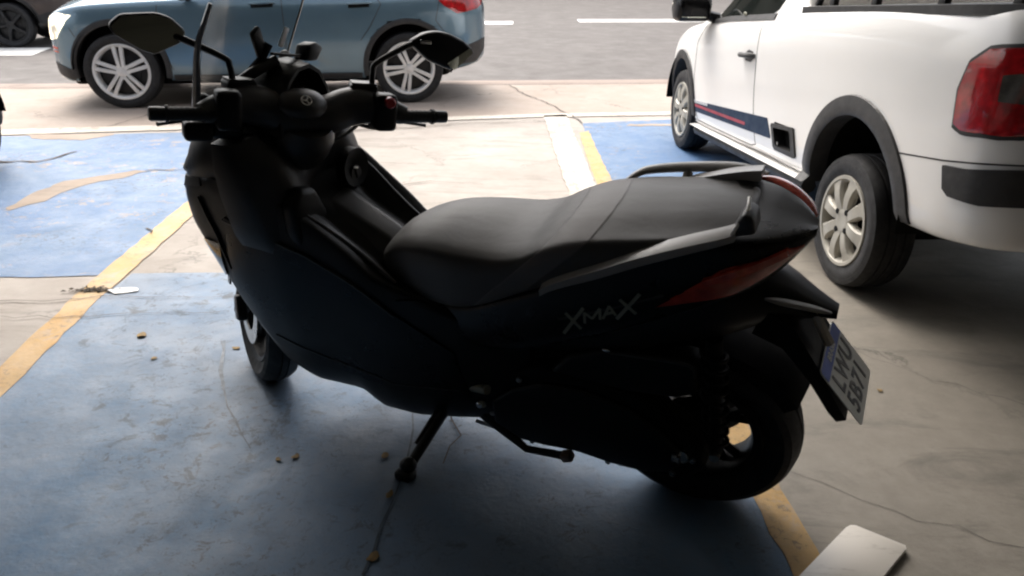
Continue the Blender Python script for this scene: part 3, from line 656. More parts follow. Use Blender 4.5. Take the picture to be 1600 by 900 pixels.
# --- white pickup (x runs towards its front, its near side is +y)
PK_W = 1.68; PH = PK_W / 2
PK_ROWS = [(-0.95, 0.42, 0.55, 1.20, 1.245, 0.42), (-0.935, 0.28, 0.52, 1.235, 1.26, 0.40), (-0.905, 0.17, 0.49, 1.255, 1.27, 0.34), (-0.85, 0.095, 0.472, 1.268, 1.275, 0.30), (-0.77, 0.045, 0.46, 1.268, 1.272, 0.26), (-0.62, 0.018, 0.44, 1.258, 1.262, 0.24), (-0.3, 0.004, 0.42, 1.24, 1.243, 0.22), (0.1, 0.0, 0.40, 1.215, 1.218, 0.22),
           (0.5, 0.0, 0.385, 1.185, 1.188, 0.22), (0.80, 0.0, 0.372, 1.16, 1.165, 0.22), (0.86, 0.0, 0.37, 1.15, 1.52, 0.26), (1.1, 0.0, 0.355, 1.115, 1.58, 0.27), (1.5, 0.0, 0.325, 1.075, 1.60, 0.28), (1.9, 0.0, 0.30, 1.035, 1.54, 0.30), (2.25, 0.003, 0.28, 1.0, 1.22, 0.30), (2.5, 0.01, 0.27, 0.965, 1.02, 0.3),
           (2.8, 0.02, 0.27, 0.915, 0.97, 0.32), (3.1, 0.05, 0.28, 0.84, 0.90, 0.36), (3.3, 0.10, 0.29, 0.77, 0.82, 0.4), (3.45, 0.20, 0.31, 0.70, 0.74, 0.46), (3.52, 0.34, 0.35, 0.60, 0.64, 0.5), (3.54, 0.48, 0.42, 0.54, 0.57, 0.36)]
kx, ky, kyaw = 1.50175, 3.36261, 1.6426
pl_ = Vector((-math.sin(kyaw), math.cos(kyaw), 0))
pk = thing('pickup_truck', 'white pickup truck with black wheel arches and a navy stripe parked at the right', 'pickup', Vector((kx, ky, 0)) - pl_ * (PH - 0.025), (0, 0, kyaw))
L = Loft(car_sections(PK_W, PK_ROWS), nu=150, refine=4)
body = L.mb().build('body', 'white', pk)
AR = [(-0.02, 0.40, 0.40), (2.77, 0.33, 0.375)]
cut(body, [(x, z, r, min(s_ * (PH - 0.40), s_ * (PH + 0.1)), max(s_ * (PH - 0.40), s_ * (PH + 0.1))) for x, z, r in AR for s_ in (-1, 1)], [((0.72, PH, 0.525), (0.27, 0.2, 0.12))])
for s_ in (1, -1):
    a = MB(); arch(L, a, -0.02, 0.40, 0.385, 0.475, R(-2), R(173), s_, 0.016, 0.08, n=36, sx=1.02); a.build('wheel_arch', 'clad', pk)
    a = MB(); arch(L, a, 2.77, 0.33, 0.36, 0.43, R(-4), R(180), s_, 0.016, 0.08, n=36); a.build('wheel_arch', 'clad', pk)
    for x, z, r in AR:
        liner(x, z, r + 0.03, s_ * (PH - 0.42), s_ * (PH - 0.02)).build('arch_liner', 'inner', pk)
    wheel(pk, (0, s_ * (PH - 0.025 - 0.1), 0.305), s_, 0.305, 0.195, 0.205, 'cap', spin=0.2, rimmat='hub')
    wheel(pk, (2.753, s_ * (PH - 0.025 - 0.1), 0.305), s_, 0.305, 0.195, 0.205, 'cap', spin=0.9, rimmat='hub', steer=0.0)
    tl = MB(); L.patch(tl, [(-0.66, 0.885), (-0.645, 1.0), (-0.665, 1.09), (-0.73, 1.145), (-0.95, 1.175), (-0.95, 0.90), (-0.80, 0.87), (-0.70, 0.868)], (s_,), 0.010, 'z', 40, 24); tlo = tl.build('tail_lamp', 'redlens', pk)
    tm = MB(); L.patch(tm, [(-0.652, 0.868), (-0.632, 1.0), (-0.655, 1.10), (-0.725, 1.157), (-0.951, 1.187), (-0.951, 0.888), (-0.80, 0.856), (-0.70, 0.853)], (s_,), 0.005, 'z', 40, 24); tm.build('lamp_surround', 'clad', tlo)
    ti = MB(); L.patch(ti, [(-0.805, 0.985), (-0.80, 1.075), (-0.95, 1.09), (-0.95, 0.985)], (s_,), 0.012, 'z', 10, 10); ti.build('reverse_lens', 'smokeclear', tlo)
    bi = MB(); L.patch(bi, [(-0.655, 0.735), (-0.66, 0.66), (-0.70, 0.632), (-0.82, 0.632), (-0.951, 0.66), (-0.951, 0.79), (-0.75, 0.745)], (s_,), 0.012, 'x', 20, 10); bi.build('bumper_insert', 'clad', pk)
    for pts in ([(-0.36, 0.71), (-0.64, 0.748), (-0.94, 0.80)], [(1.27, 1.06), (1.24, 0.95), (1.17, 0.55), (1.13, 0.40), (1.22, 0.375), (2.30, 0.31), (2.34, 0.40), (2.40, 0.55), (2.42, 0.85), (2.32, 0.97)]):
        g = MB(); strip_on(L, g, pts, 0.006, s_, 0.0012); g.build('panel_gap', 'seam', pk)
    sp = MB(); L.patch(sp, [(2.395, 0.44), (0.92, 0.592), (0.90, 0.485), (2.36, 0.365)], (s_,), 0.0025, 'x', 26, 5); so = sp.build('stripe_decal', 'navy', pk)
    sr_ = MB(); strip_on(L, sr_, [(2.35, 0.412), (1.30, 0.487)], 0.018, s_, 0.0045); sr_.build('red_line', 'redline', so)
    sw = MB()
    for q in range(9): strip_on(L, sw, [(2.36 - q * 0.037, 0.438 + q * 0.0035), (2.34 - q * 0.037, 0.44 + q * 0.0035)], 0.022, s_, 0.0045, 2)
    sw.build('small_lettering', 'litter', so)
    sill = MB(); L.patch(sill, [(2.36, 0.272), (2.36, 0.30), (0.42, 0.418), (0.42, 0.386)], (s_,), 0.014, 'x', 24, 3); sill.build('sill_trim', 'white', pk)
    sl2 = MB(); sl2.tube([(2.34, s_ * (PH - 0.06), 0.235), (0.44, s_ * (PH - 0.06), 0.345)], 0.04, 8); sl2.build('sill_underside', 'clad', pk)
    hd = MB(); L.patch(hd, [(1.40, 0.845), (1.42, 0.885), (1.36, 0.91), (1.29, 0.905), (1.27, 0.87), (1.31, 0.845)], (s_,), 0.003, 'x', 12, 8); ho = hd.build('door_handle', 'clad', pk)
    y = s_ * L.side(1.35, 0.875); MB().tube([(1.44, y, 0.872), (1.41, y + s_ * 0.035, 0.876), (1.29, y + s_ * 0.035, 0.886), (1.255, y, 0.886)], [0.012, 0.015, 0.015, 0.012], 8, dens=3).build('handle_grip', 'clad', ho)
    wn = MB(); L.patch(wn, [(2.20, 1.02), (1.9, 1.058), (1.16, 1.125), (1.10, 1.27), (1.22, 1.50), (1.72, 1.49), (1.95, 1.40)], (s_,), 0.004, 'x', 22, 14); wo_ = wn.build('side_window', 'glass', pk)
    wt = MB(); strip_on(L, wt, [(2.24, 1.0), (1.9, 1.044), (1.14, 1.112)], 0.03, s_, 0.008); wt.build('window_seal', 'clad', wo_)
    MB().ball((1.62, s_ * (L.side(1.62, 1.075) - 0.02 + 0.03), 1.092), (0.03, 0.004, 0.012), 10).build('glass_mark', 'badge', wo_)
    q = MB(); yy = s_ * (PH + 0.10)
    q.prism([(2.20, 1.0), (2.17, 1.10), (2.20, 1.17), (2.30, 1.18), (2.40, 1.14), (2.42, 1.06), (2.36, 0.99)], yy - 0.12, yy + 0.11, bevel=0.035, seg=4); q.tube([(2.24, s_ * (PH - 0.09), 1.02), (2.26, yy - s_ * 0.04, 1.05)], 0.035, 8)
    mo = q.build('door_mirror', 'gloss', pk)
    MB().box((2.195, yy, 1.085), (0.008, 0.17, 0.12), 0.003).build('mirror_glass', 'mirror', mo)
    MB().tube([(2.40, yy + s_ * 0.09, 1.13), (2.36, yy + s_ * 0.112, 1.10)], 0.006, 6).build('mirror_repeater', 'lensclear', mo)
    rl = MB(); zr = lambda x: 1.268 - (x + 0.85) * 0.0655
    pts = [(0.80 - i * 0.108, 0) for i in range(16)]
    rows = []
    for x, _ in pts:
        y1 = s_ * (PH - 0.055 - max(0, -0.62 - x) * 0.35)
        rows.append([(x, y1 + s_ * 0.012, zr(x) - 0.012), (x, y1 + s_ * 0.012, zr(x) + 0.022), (x, y1 - s_ * 0.11, zr(x) + 0.03), (x, y1 - s_ * 0.11, zr(x) - 0.012)])
    rl.grid(rows, closed_v=True, cap=True); ro = rl.build('bed_cap', 'clad', pk)
    tb = MB(); yr = s_ * (PH - 0.12)
    tb.tube([(0.80, yr, zr(0.80) + 0.01), (0.74, yr, zr(0.74) + 0.075), (0.5, yr, zr(0.5) + 0.085), (-0.6, yr, zr(-0.6) + 0.085), (-0.84, yr, zr(-0.84) + 0.07), (-0.90, yr - s_ * 0.04, zr(-0.9) + 0.0)], 0.017, 10, dens=4)
    for x in (0.62, 0.22, -0.28, -0.7): tb.box((x, yr, zr(x) + 0.05), (0.05, 0.03, 0.06), 0.008)
    tb.build('bed_rail', 'clad', ro)
vb = MB(); poly_o = [(0.88, 0.575), (0.61, 0.605), (0.59, 0.59), (0.55, 0.47), (0.565, 0.455), (0.82, 0.44), (0.845, 0.455), (0.89, 0.56)]
ri = []; ro_ = []
for (x, z) in poly_o:
    cx_, cz_ = 0.725, 0.525; ro_.append((x, z)); ri.append((cx_ + (x - cx_) * 0.74, cz_ + (z - cz_) * 0.70))
def yv(p, o): return (p[0], L.side(*p) + o, p[1])
vb.grid([[yv(p, -0.01) for p in ro_], [yv(p, 0.010) for p in ro_], [yv(p, 0.012) for p in ri], [yv(p, -0.07) for p in ri]], closed_v=True)
vb.build('side_step_frame', 'clad', pk)
MB().box((0.725, PH - 0.075, 0.525), (0.26, 0.02, 0.16)).build('side_step_recess', 'inner', pk)
MB().prism([(-0.35, 0.46), (-0.36, 0.42), (-0.20, 0.34), (-0.1, 0.24), (0.3, 0.22), (0.5, 0.26), (2.3, 0.19), (2.5, 0.22), (3.35, 0.22), (3.4, 0.34), (2.3, 0.32), (0.4, 0.44)], -0.60, 0.60, bevel=0.02).build('underbody', 'inner', pk)
MB().box((-0.06, 0, 1.18), (1.62, 1.3, 0.02), rot=Matrix.Rotation(0.063, 3, 'Y')).build('bed_cover', 'inner', pk)
ws = MB(); ws.add([(2.46, -0.58, 1.02), (2.46, 0.58, 1.02), (1.92, 0.5, 1.53), (1.92, -0.5, 1.53)], [(0, 1, 2, 3)]); ws.build('windscreen', 'glass', pk)

# ------------------------------------------------------------------ the scooter (x forward, y to its left, z up; leaning on its side stand)
TH, LEAN, STEER = 2.69185, 0.23555, -0.68592
sco = thing('scooter', 'matte black maxi scooter leaning on its side stand in the blue bay', 'scooter', (0.53286, 1.8341, 0.0), (-LEAN, 0, TH))
RK = R(26.5); AXD = Vector((-math.sin(RK), 0, math.cos(RK))); AXP = Vector((1.635, 0, 0)); SM = Matrix.Rotation(STEER, 3, AXD)
def st(p): return SM @ (Vector(p) - AXP) + AXP            # turns a point of the front end with the handlebar

def sec(x, zt, zb, w, top_in=0.04, bot_in=0.05, mid=0.55, tuck=0.012):
    return (x, [(0, zb), (max(0.01, w - bot_in), zb), (w - bot_in * 0.3, lerp(zb, zt, 0.15)), (w, lerp(zb, zt, mid)), (w - tuck * 0.5, lerp(zb, zt, 0.86)), (w - tuck, zt - 0.004), (max(0.008, w - top_in), zt), (0, zt - 0.002)])
# rear cowl
TAIL = Loft([sec(0.74, 0.60, 0.44, 0.13), sec(0.62, 0.612, 0.46, 0.165), sec(0.45, 0.69, 0.50, 0.188), sec(0.33, 0.757, 0.56, 0.196), sec(0.20, 0.826, 0.625, 0.196), sec(0.10, 0.878, 0.68, 0.190), sec(0.0, 0.922, 0.735, 0.178), sec(-0.07, 0.937, 0.775, 0.166),
             sec(-0.13, 0.938, 0.805, 0.140, 0.03), sec(-0.18, 0.932, 0.845, 0.098, 0.022), sec(-0.210, 0.926, 0.878, 0.058, 0.016), sec(-0.228, 0.922, 0.900, 0.026, 0.01)], nu=70, refine=3)
TAIL.mb().build('rear_cowl', 'gloss', sco, angle=30)
for s_ in (1, -1):
    a = MB(); rows = []
    for i in range(25):
        x = lerp(0.345, -0.085, i / 24); zt = TAIL.prof(x)[-4][1]
        zt = cath([-0.085, 0.0, 0.1, 0.2, 0.33, 0.345], [0.958, 0.925, 0.881, 0.829, 0.760, 0.748], x); y = s_ * (TAIL.side(x, zt - 0.03)); hh = 0.006 + 0.006 * math.sin(math.pi * i / 24)
        rows.append([(x, y + s_ * 0.004, zt - 0.012), (x, y + s_ * 0.007, zt + hh), (x, y - s_ * 0.010, zt + hh + 0.005), (x, y - s_ * 0.035, zt + hh + 0.006), (x, y - s_ * 0.035, zt - 0.015)])
    a.grid(rows, closed_v=True, cap=True); a.build('grab_rail', 'sheen_trim', sco)
    lp = MB(); TAIL.patch(lp, [(0.065, 0.765), (-0.07, 0.885), (-0.18, 0.910), (-0.212, 0.902), (-0.165, 0.862), (-0.085, 0.808)], (s_,), 0.006, 'x', 26, 8); lo = lp.build('tail_lamp', 'smokelens', sco)
    lq = MB(); strip_on(TAIL, lq, [(-0.035, 0.850), (-0.09, 0.876), (-0.14, 0.893), (-0.185, 0.905)], 0.016, s_, 0.014, 10, 0.012); lq.build('light_guide', 'orangelens', lo)
    lt = MB(); (lt.tube if s_ < 0 else (lambda *k: None))([(-0.070, s_ * 0.150, 0.930), (-0.11, s_ * 0.148, 0.926), (-0.15, s_ * 0.122, 0.922), (-0.185, s_ * 0.090, 0.916), (-0.215, s_ * 0.056, 0.910)], [0.008, 0.022, 0.026, 0.022, 0.008], 10, 0.75, 5); lt.v and lt.build('lamp_top', 'orangelens', lo)
    ln = MB(); strip_on(TAIL, ln, [(0.30, 0.68), (0.05, 0.80)], 0.007, s_, 0.003); ln.build('crease_line', 'matte', sco)
# lettering on the left side panel (and the same on the right)
for s_ in (1, -1):
    A, B = (0.285, 0.672), (0.10, 0.775)
    o = Vector((lerp(A[0], B[0], .5), s_ * (TAIL.side(0.19, 0.72) + 0.004), lerp(A[1], B[1], .5))); d = Vector((B[0] - A[0], 0, B[1] - A[1])) * s_
    bm_ = MB(); T = mtx(o, d, (0, 0, 1))
    def stroke(p, q, w=0.0075):
        p, q = Vector(p), Vector(q); n = Vector((-(q - p).y, (q - p).x)).normalized() * w / 2
        k = MB().prism([(p + n)[:], (q + n)[:], (q - n)[:], (p - n)[:]], 0.0, 0.002, axis='z'); bm_.add([T @ Vector(v) for v in k.v], k.f)
    for x0, wd, ht, shape in ((-0.108, 0.062, 0.052, 'X'), (-0.044, 0.044, 0.028, 'M'), (0.008, 0.036, 0.028, 'A'), (0.046, 0.062, 0.046, 'X')):
        g = lambda u, v: (x0 + u * wd + (v - 0.5) * ht * 0.55, (v - 0.5) * ht)
        for p, q in {'X': [((0, 0), (1, 1)), ((0.15, 1), (0.85, 0))], 'M': [((0, 0), (0, 1)), ((0, 1), (0.5, 0.25)), ((0.5, 0.25), (1, 1)), ((1, 1), (1, 0))], 'A': [((0, 0), (0.5, 1)), ((0.5, 1), (1, 0)), ((0.22, 0.35), (0.78, 0.35))]}[shape]:
            stroke(g(*p), g(*q), 0.0085 if shape == 'X' else 0.0065)
    bm_.build('model_badge', 'badge', sco)
# deck behind the seat and grab rails
for s_ in (1, -1):
    if s_ > 0: continue
    g = MB(); P = [(0.255, -0.150, 0.872), (0.225, -0.172, 0.891), (0.19, -0.188, 0.901), (0.10, -0.200, 0.914), (-0.01, -0.194, 0.930), (-0.09, -0.175, 0.932)]
    g.tube(P, [0.006, 0.012, 0.016, 0.018, 0.018, 0.010], 12, 0.55, 5)
    for x in (0.10, 0.0): g.tube([(x, -0.19, 0.905), (x, -0.160, 0.870)], 0.012, 8)
    g.build('grab_rail', 'sheen_trim', sco)
for s_ in (1,):
    e = MB(); e.prism([(-0.072, 0.948), (-0.125, 0.965), (-0.118, 1.0), (-0.096, 1.008), (-0.086, 0.99)], s_ * 0.085, s_ * 0.150, bevel=0.008, seg=3)
    eo = e.build('seat_end_trim', 'matte', sco)
    ee = MB(); ee.tube([(-0.095, s_ * 0.085, 1.012), (-0.100, s_ * 0.125, 1.004), (-0.084, s_ * 0.152, 0.975), (-0.074, s_ * 0.155, 0.95)], 0.004, 8, dens=4); ee.build('bright_edge', 'alloy', eo)
# seat
def seat_sec(x, zc, zb, w, drop=0.05, cr=0.02):
    return (x, [(0, zb), (w * 0.85, zb), (w * 0.985, zb + 0.012), (w, lerp(zb, zc - drop, 0.5)), (w * 0.985, zc - drop), (w * 0.92, zc - drop * 0.45), (w * 0.72, zc - cr * 0.6), (w * 0.35, zc - cr * 0.12), (0, zc)])
SEAT = Loft([seat_sec(-0.098, 0.938, 0.925, 0.06, 0.012, 0.006), seat_sec(-0.09, 0.945, 0.918, 0.095, 0.015, 0.010), seat_sec(-0.065, 0.944, 0.912, 0.125, 0.022, 0.014), seat_sec(0.0, 0.940, 0.90, 0.148, 0.03, 0.018), seat_sec(0.10, 0.927, 0.866, 0.165, 0.035, 0.02), seat_sec(0.20, 0.912, 0.82, 0.172, 0.042, 0.02), seat_sec(0.28, 0.893, 0.775, 0.173, 0.045, 0.02),
             seat_sec(0.35, 0.862, 0.735, 0.174, 0.046, 0.018), seat_sec(0.42, 0.822, 0.70, 0.175, 0.048, 0.016), seat_sec(0.50, 0.802, 0.655, 0.176, 0.05, 0.015), seat_sec(0.60, 0.797, 0.615, 0.172, 0.055, 0.018), seat_sec(0.70, 0.790, 0.602, 0.155, 0.06, 0.02), seat_sec(0.78, 0.768, 0.60, 0.132, 0.065, 0.02), seat_sec(0.84, 0.735, 0.60, 0.11, 0.065, 0.02), seat_sec(0.88, 0.695, 0.605, 0.085, 0.05, 0.015), seat_sec(0.90, 0.675, 0.62, 0.05, 0.02, 0.008)], nu=80, refine=3)
SEAT.mb().build('seat', 'seat', sco, angle=60)
# main body: side fairings, belly, floor tunnel
def bsec(x, zb, zt, w, zn, wn=0.11, bw=None):
    bw = w - 0.05 if bw is None else bw
    return (x, [(0, zb), (bw, zb), (w - 0.012, lerp(zb, zt, 0.18)), (w, lerp(zb, zt, 0.45)), (w - 0.006, lerp(zb, zt, 0.75)), (w - 0.022, zt - 0.012), (w - 0.035, zt), (wn + 0.02, lerp(zt, zn, 0.4)), (wn - 0.01, zn), (wn * 0.6, zn + 0.012), (0, zn + 0.014)])
BODY = Loft([bsec(0.43, 0.26, 0.50, 0.13, 0.52, 0.08), bsec(0.50, 0.195, 0.53, 0.155, 0.56, 0.09), bsec(0.61, 0.175, 0.585, 0.178, 0.60, 0.1), bsec(0.75, 0.145, 0.625, 0.19, 0.625, 0.1), bsec(0.85, 0.13, 0.655, 0.197, 0.645, 0.1), bsec(0.94, 0.13, 0.735, 0.20, 0.70, 0.1),
             bsec(1.02, 0.185, 0.80, 0.205, 0.755, 0.1), bsec(1.10, 0.195, 0.855, 0.215, 0.83, 0.12), bsec(1.17, 0.20, 0.885, 0.222, 0.90, 0.14), bsec(1.25, 0.23, 0.90, 0.222, 0.93, 0.15), bsec(1.32, 0.31, 0.905, 0.215, 0.95, 0.15), bsec(1.38, 0.43, 0.90, 0.205, 0.95, 0.15), bsec(1.43, 0.56, 0.89, 0.195, 0.94, 0.14), bsec(1.47, 0.63, 0.88, 0.18, 0.93, 0.13), bsec(1.51, 0.645, 0.865, 0.145, 0.90, 0.10), bsec(1.55, 0.69, 0.855, 0.105, 0.88, 0.07), bsec(1.58, 0.74, 0.845, 0.065, 0.86, 0.04), bsec(1.595, 0.78, 0.835, 0.03, 0.845, 0.015)], nu=90, refine=3)
BODY.mb().build('body_fairing', 'black', sco, angle=35)
for s_ in (1, -1):
    a = MB(); strip_on(BODY, a, [(1.56, 0.80), (1.48, 0.865), (1.38, 0.885)], 0.022, s_, 0.005); a.build('fairing_trim', 'matte', sco)
    a = MB(); BODY.patch(a, [(1.47, 0.66), (1.43, 0.70), (1.36, 0.70), (1.385, 0.58), (1.42, 0.56)], (s_,), 0.006, 'z', 14, 6); a.build('turn_signal', 'smokeclear', sco)
    a = MB(); BODY.patch(a, [(0.79, 0.605), (0.73, 0.615), (0.56, 0.575), (0.51, 0.545), (0.63, 0.53), (0.72, 0.545)], (s_,), 0.008, 'x', 18, 6); a.build('footrest_cover', 'gloss', sco)
    a = MB(); BODY.patch(a, [(1.30, 0.80), (1.05, 0.72), (0.80, 0.56), (0.62, 0.46), (0.60, 0.30), (0.80, 0.27), (1.10, 0.30), (1.26, 0.36), (1.36, 0.55)], (s_,), 0.007, 'x', 26, 10); a.build('side_panel', 'gloss', sco)
    for pts in ([(1.31, 0.79), (1.18, 0.77), (1.05, 0.715), (0.92, 0.64), (0.80, 0.555)], [(1.24, 0.40), (1.05, 0.34), (0.84, 0.30), (0.63, 0.33)], [(1.40, 0.84), (1.36, 0.74), (1.34, 0.62)]):
        a = MB(); strip_on(BODY, a, pts, 0.004, s_, 0.0095, 10); a.build('panel_highlight', 'matte', sco)  # paler raised lines paint faint highlights along the panels
    a = MB(); a.tube([(1.10, s_ * 0.165, 0.845), (1.03, s_ * 0.15, 0.80), (0.95, s_ * 0.135, 0.735), (0.87, s_ * 0.13, 0.672), (0.80, s_ * 0.15, 0.645)], [0.004, 0.006, 0.006, 0.006, 0.004], 8, dens=5); a.build('floor_edge', 'matte', sco)
# tunnel cover between shield and seat
TUN = Loft([bsec(0.84, 0.55, 0.62, 0.085, 0.66, 0.05), bsec(0.90, 0.58, 0.66, 0.095, 0.70, 0.055), bsec(0.98, 0.60, 0.70, 0.10, 0.745, 0.06), bsec(1.06, 0.62, 0.75, 0.10, 0.79, 0.065), bsec(1.14, 0.64, 0.80, 0.11, 0.84, 0.07)], nu=24, refine=3)
TUN.mb().build('tunnel_cover', 'matte', sco, angle=50)
# inner leg shield: a curved wall facing the rider
sh = MB(); rows = []
for i in range(15):
    z = lerp(0.66, 1.03, i / 14); w = cath([0.66, 0.78, 0.88, 0.96, 1.03], [0.20, 0.240, 0.242, 0.235, 0.215], z); xb = cath([0.66, 0.8, 0.92, 1.03], [1.10, 1.105, 1.125, 1.16], z); row = []
    for j in range(25):
        u = lerp(-1, 1, j / 24); y = w * math.copysign(abs(u) ** 0.9, u); lobe = 0.035 * math.exp(-((abs(u) - 0.52) / 0.26) ** 2) * (1 - abs(lerp(-1, 1, i / 14)) ** 3)
        row.append((xb + 0.045 * abs(u) ** 5 - lobe, y, z))
    rows.append(row + [(1.25, w * 0.99, z), (1.25, -w * 0.99, z)])
sh.grid(rows, closed_v=True, cap=True); sh.build('leg_shield', 'matte', sco, angle=50)
ig = MB(); rot = Matrix.Rotation(R(-90), 3, 'Y')
ig.lathe([(0.056, -0.03), (0.058, 0.0), (0.050, 0.006), (0.040, -0.004), (0.0001, -0.006), (0.0001, -0.012)], axis='x', center=(1.068, -0.080, 0.845), n=32); ig.build('ignition_recess', 'inner', sco)
kn = MB(); kn.lathe([(0.024, -0.02), (0.024, 0.006), (0.018, 0.010), (0.0001, 0.010), (0.0001, -0.02)], axis='x', center=(1.064, -0.080, 0.825), n=24)
kn.box((1.048, -0.080, 0.828), (0.016, 0.010, 0.034), 0.003); ko = kn.build('ignition_knob', 'darksteel', sco)
MB().box((1.040, -0.078, 0.846), (0.004, 0.02, 0.006), 0.001, Matrix.Rotation(0.5, 3, 'X')).build('ignition_mark', 'alloy', ko)
for s_ in (1,):
    gb = MB(); rows = []
    gb.prism([(0.075, 0.70), (0.19, 0.70), (0.205, 0.78), (0.195, 0.865), (0.15, 0.895), (0.09, 0.87), (0.065, 0.78)], 1.045, 1.10, axis='x', bevel=0.02, seg=4); gb.build('glovebox_lid', 'black', sco)
# upper cowl, dash, windscreen
up_ = Loft([(1.14, [(0, 0.98), (0.10, 0.98), (0.13, 1.0), (0.12, 1.03), (0, 1.04)]), (1.24, [(0, 0.90), (0.16, 0.90), (0.185, 0.96), (0.16, 1.04), (0, 1.06)]), (1.34, [(0, 0.88), (0.17, 0.88), (0.185, 0.95), (0.14, 1.03), (0, 1.06)]), (1.44, [(0, 0.86), (0.155, 0.86), (0.16, 0.91), (0.11, 0.98), (0, 1.0)]), (1.51, [(0, 0.85), (0.11, 0.85), (0.11, 0.88), (0.07, 0.92), (0, 0.93)]), (1.57, [(0, 0.84), (0.04, 0.84), (0.04, 0.86), (0.02, 0.875), (0, 0.88)])], nu=30, refine=3)
up_.mb().build('nose_cowl', 'black', sco, angle=45)
rows = []
hood = [(-0.128, 1.02), (-0.126, 1.08), (-0.108, 1.130), (-0.07, 1.160), (-0.02, 1.165), (0.03, 1.145), (0.075, 1.110), (0.11, 1.070), (0.125, 1.02)]
hm = MB()
for x, k_, dz in ((1.09, 1.0, 0.0), (1.16, 1.0, 0.014), (1.25, 0.92, 0.01), (1.33, 0.8, -0.03)):
    rows.append([(x, y * k_, 1.02 + (z - 1.02) * k_ + dz) for y, z in hood] + [(x, y * k_ * 0.93, 1.02 + (z - 1.02) * k_ * 0.93 + dz) for y, z in reversed(hood)])
rows = [[(x, y * 0.88 + 0.012, z) for x, y, z in r] for r in rows]; hm.grid(rows, closed_v=True, cap=True); ho = hm.build('dash_hood', 'black', sco, angle=60)
MB().box((1.19, 0.005, 1.05), (0.012, 0.205, 0.13), 0.02, Matrix.Rotation(R(-40), 3, 'Y'), 3).build('instrument_panel', plain('dash_face', (0.05, 0.042, 0.041), 0.4), ho)
MB().box((1.182, 0.005, 1.058), (0.006, 0.14, 0.075), 0.004, Matrix.Rotation(R(-40), 3, 'Y')).build('instrument_screen', plain('screen_face', (0.02, 0.012, 0.018), 0.08, coat=0.5), ho)
def wsp(u, v):
    z = lerp(1.06, 1.46, v); yw = lerp(0.172, 0.20, min(1, v * 2)) if v < 0.6 else lerp(0.20, 0.15, (v - 0.6) / 0.4); y = u * yw
    return Vector((1.325 - 0.60 * (z - 1.06) + 0.085 * (1 - u * u), y, z))
wm = MB(); rows = []
for i in range(13): rows.append([wsp(lerp(-1, 1, j / 16), i / 12) for j in range(17)])
wm.grid(rows); back = [[p + Vector((0.004, 0, 0.002)) for p in r] for r in rows]; wm.grid(back)
bo = rows[0] + [r[-1] for r in rows[1:]] + rows[-1][-2::-1] + [r[0] for r in rows[-2:0:-1]]; bi = back[0] + [r[-1] for r in back[1:]] + back[-1][-2::-1] + [r[0] for r in back[-2:0:-1]]
wm.grid([bo, bi], closed_v=True); wo_ = wm.build('windscreen', 'screen', sco, angle=60)
ed = MB(); ed.tube([wsp(1.0, i / 10) + Vector((0.002, 0.001, 0)) for i in range(0, 9)], [0.010, 0.0105, 0.0105, 0.010, 0.009, 0.008, 0.007, 0.006, 0.005], 8, dens=2); ed.build('windscreen_edge', plain('smoked_edge', (0.15, 0.155, 0.165), 0.25, coat=0.5), wo_)
ed = MB(); ed.tube([wsp(-1.0, i / 10) for i in range(0, 11)], 0.0028, 6, dens=2); ed.build('windscreen_edge', 'smokeclear', wo_)
for s_ in (1, -1):
    MB().box(tuple(wsp(s_ * 0.92, 0.12) + Vector((-0.02, 0, 0.0))), (0.03, 0.03, 0.075), 0.010, Matrix.Rotation(R(-30), 3, 'Y'), 3).build('windscreen_mount', 'black', wo_)
# phone holder clamped behind the dash
ph = MB()
ph.tube([(1.205, 0.07, 1.16), (1.18, 0.03, 1.19), (1.165, 0.0, 1.225)], 0.012, 8); ph.box((1.17, 0.03, 1.232), (0.016, 0.034, 0.10), 0.006, Matrix.Rotation(R(-20), 3, 'X') @ Matrix.Rotation(R(-18), 3, 'Y'))
po = ph.build('phone_holder', 'black', sco)
MB().box((1.142, -0.035, 1.232), (0.005, 0.014, 0.052), 0.001, Matrix.Rotation(R(35), 3, 'X') @ Matrix.Rotation(R(-15), 3, 'Y')).build('holder_arm', 'litter', po)
MB().tube([(1.21, 0.10, 1.155), (1.18, 0.05, 1.172), (1.15, 0.0, 1.185)], [0.012, 0.015, 0.013], 10, dens=3).build('holder_bar', 'matte', po)
MB().box((1.14, -0.035, 1.185), (0.012, 0.13, 0.008), 0.002, Matrix.Rotation(R(22), 3, 'X')).build('holder_plate', 'black', po)
MB().prism([(-0.075, 1.155), (-0.10, 1.19), (-0.135, 1.188), (-0.155, 1.165), (-0.12, 1.14)], 1.12, 1.17, axis='x', bevel=0.008).build('holder_clamp', 'black', po)
# handlebar (turned right)
hb = MB(st)
hb.tube([(1.035, 0.27, 1.052), (1.062, 0.20, 1.065), (1.085, 0.13, 1.065), (1.078, 0.06, 1.043), (1.07, 0, 1.035), (1.078, -0.06, 1.043), (1.085, -0.13, 1.065), (1.062, -0.20, 1.065), (1.035, -0.27, 1.052)], [0.024, 0.040, 0.052, 0.052, 0.046, 0.052, 0.052, 0.040, 0.024], 18, 1.0, 4)
hb.tube([(1.075, 0.0, 1.03), (1.10, 0.0, 0.985), (1.14, 0, 0.93)], [0.075, 0.085, 0.07], 18, 1.0, 3)
ho = hb.build('handlebar_cover', 'matte', sco, angle=60)
pd = MB(st); pd.ball((1.040, 0.018, 1.078), (0.050, 0.064, 0.036), 24, Matrix.Rotation(R(-25), 3, 'Y')); pdo = pd.build('handlebar_pad', 'matte', ho, angle=60)
em = MB(st); er = Matrix.Rotation(R(-48), 3, 'Y'); ec = Vector((1.0025, 0.018, 1.0945))
bm_r = [(0.0145, 0.0), (0.0145, 0.002), (0.0118, 0.002), (0.0118, 0.0)]
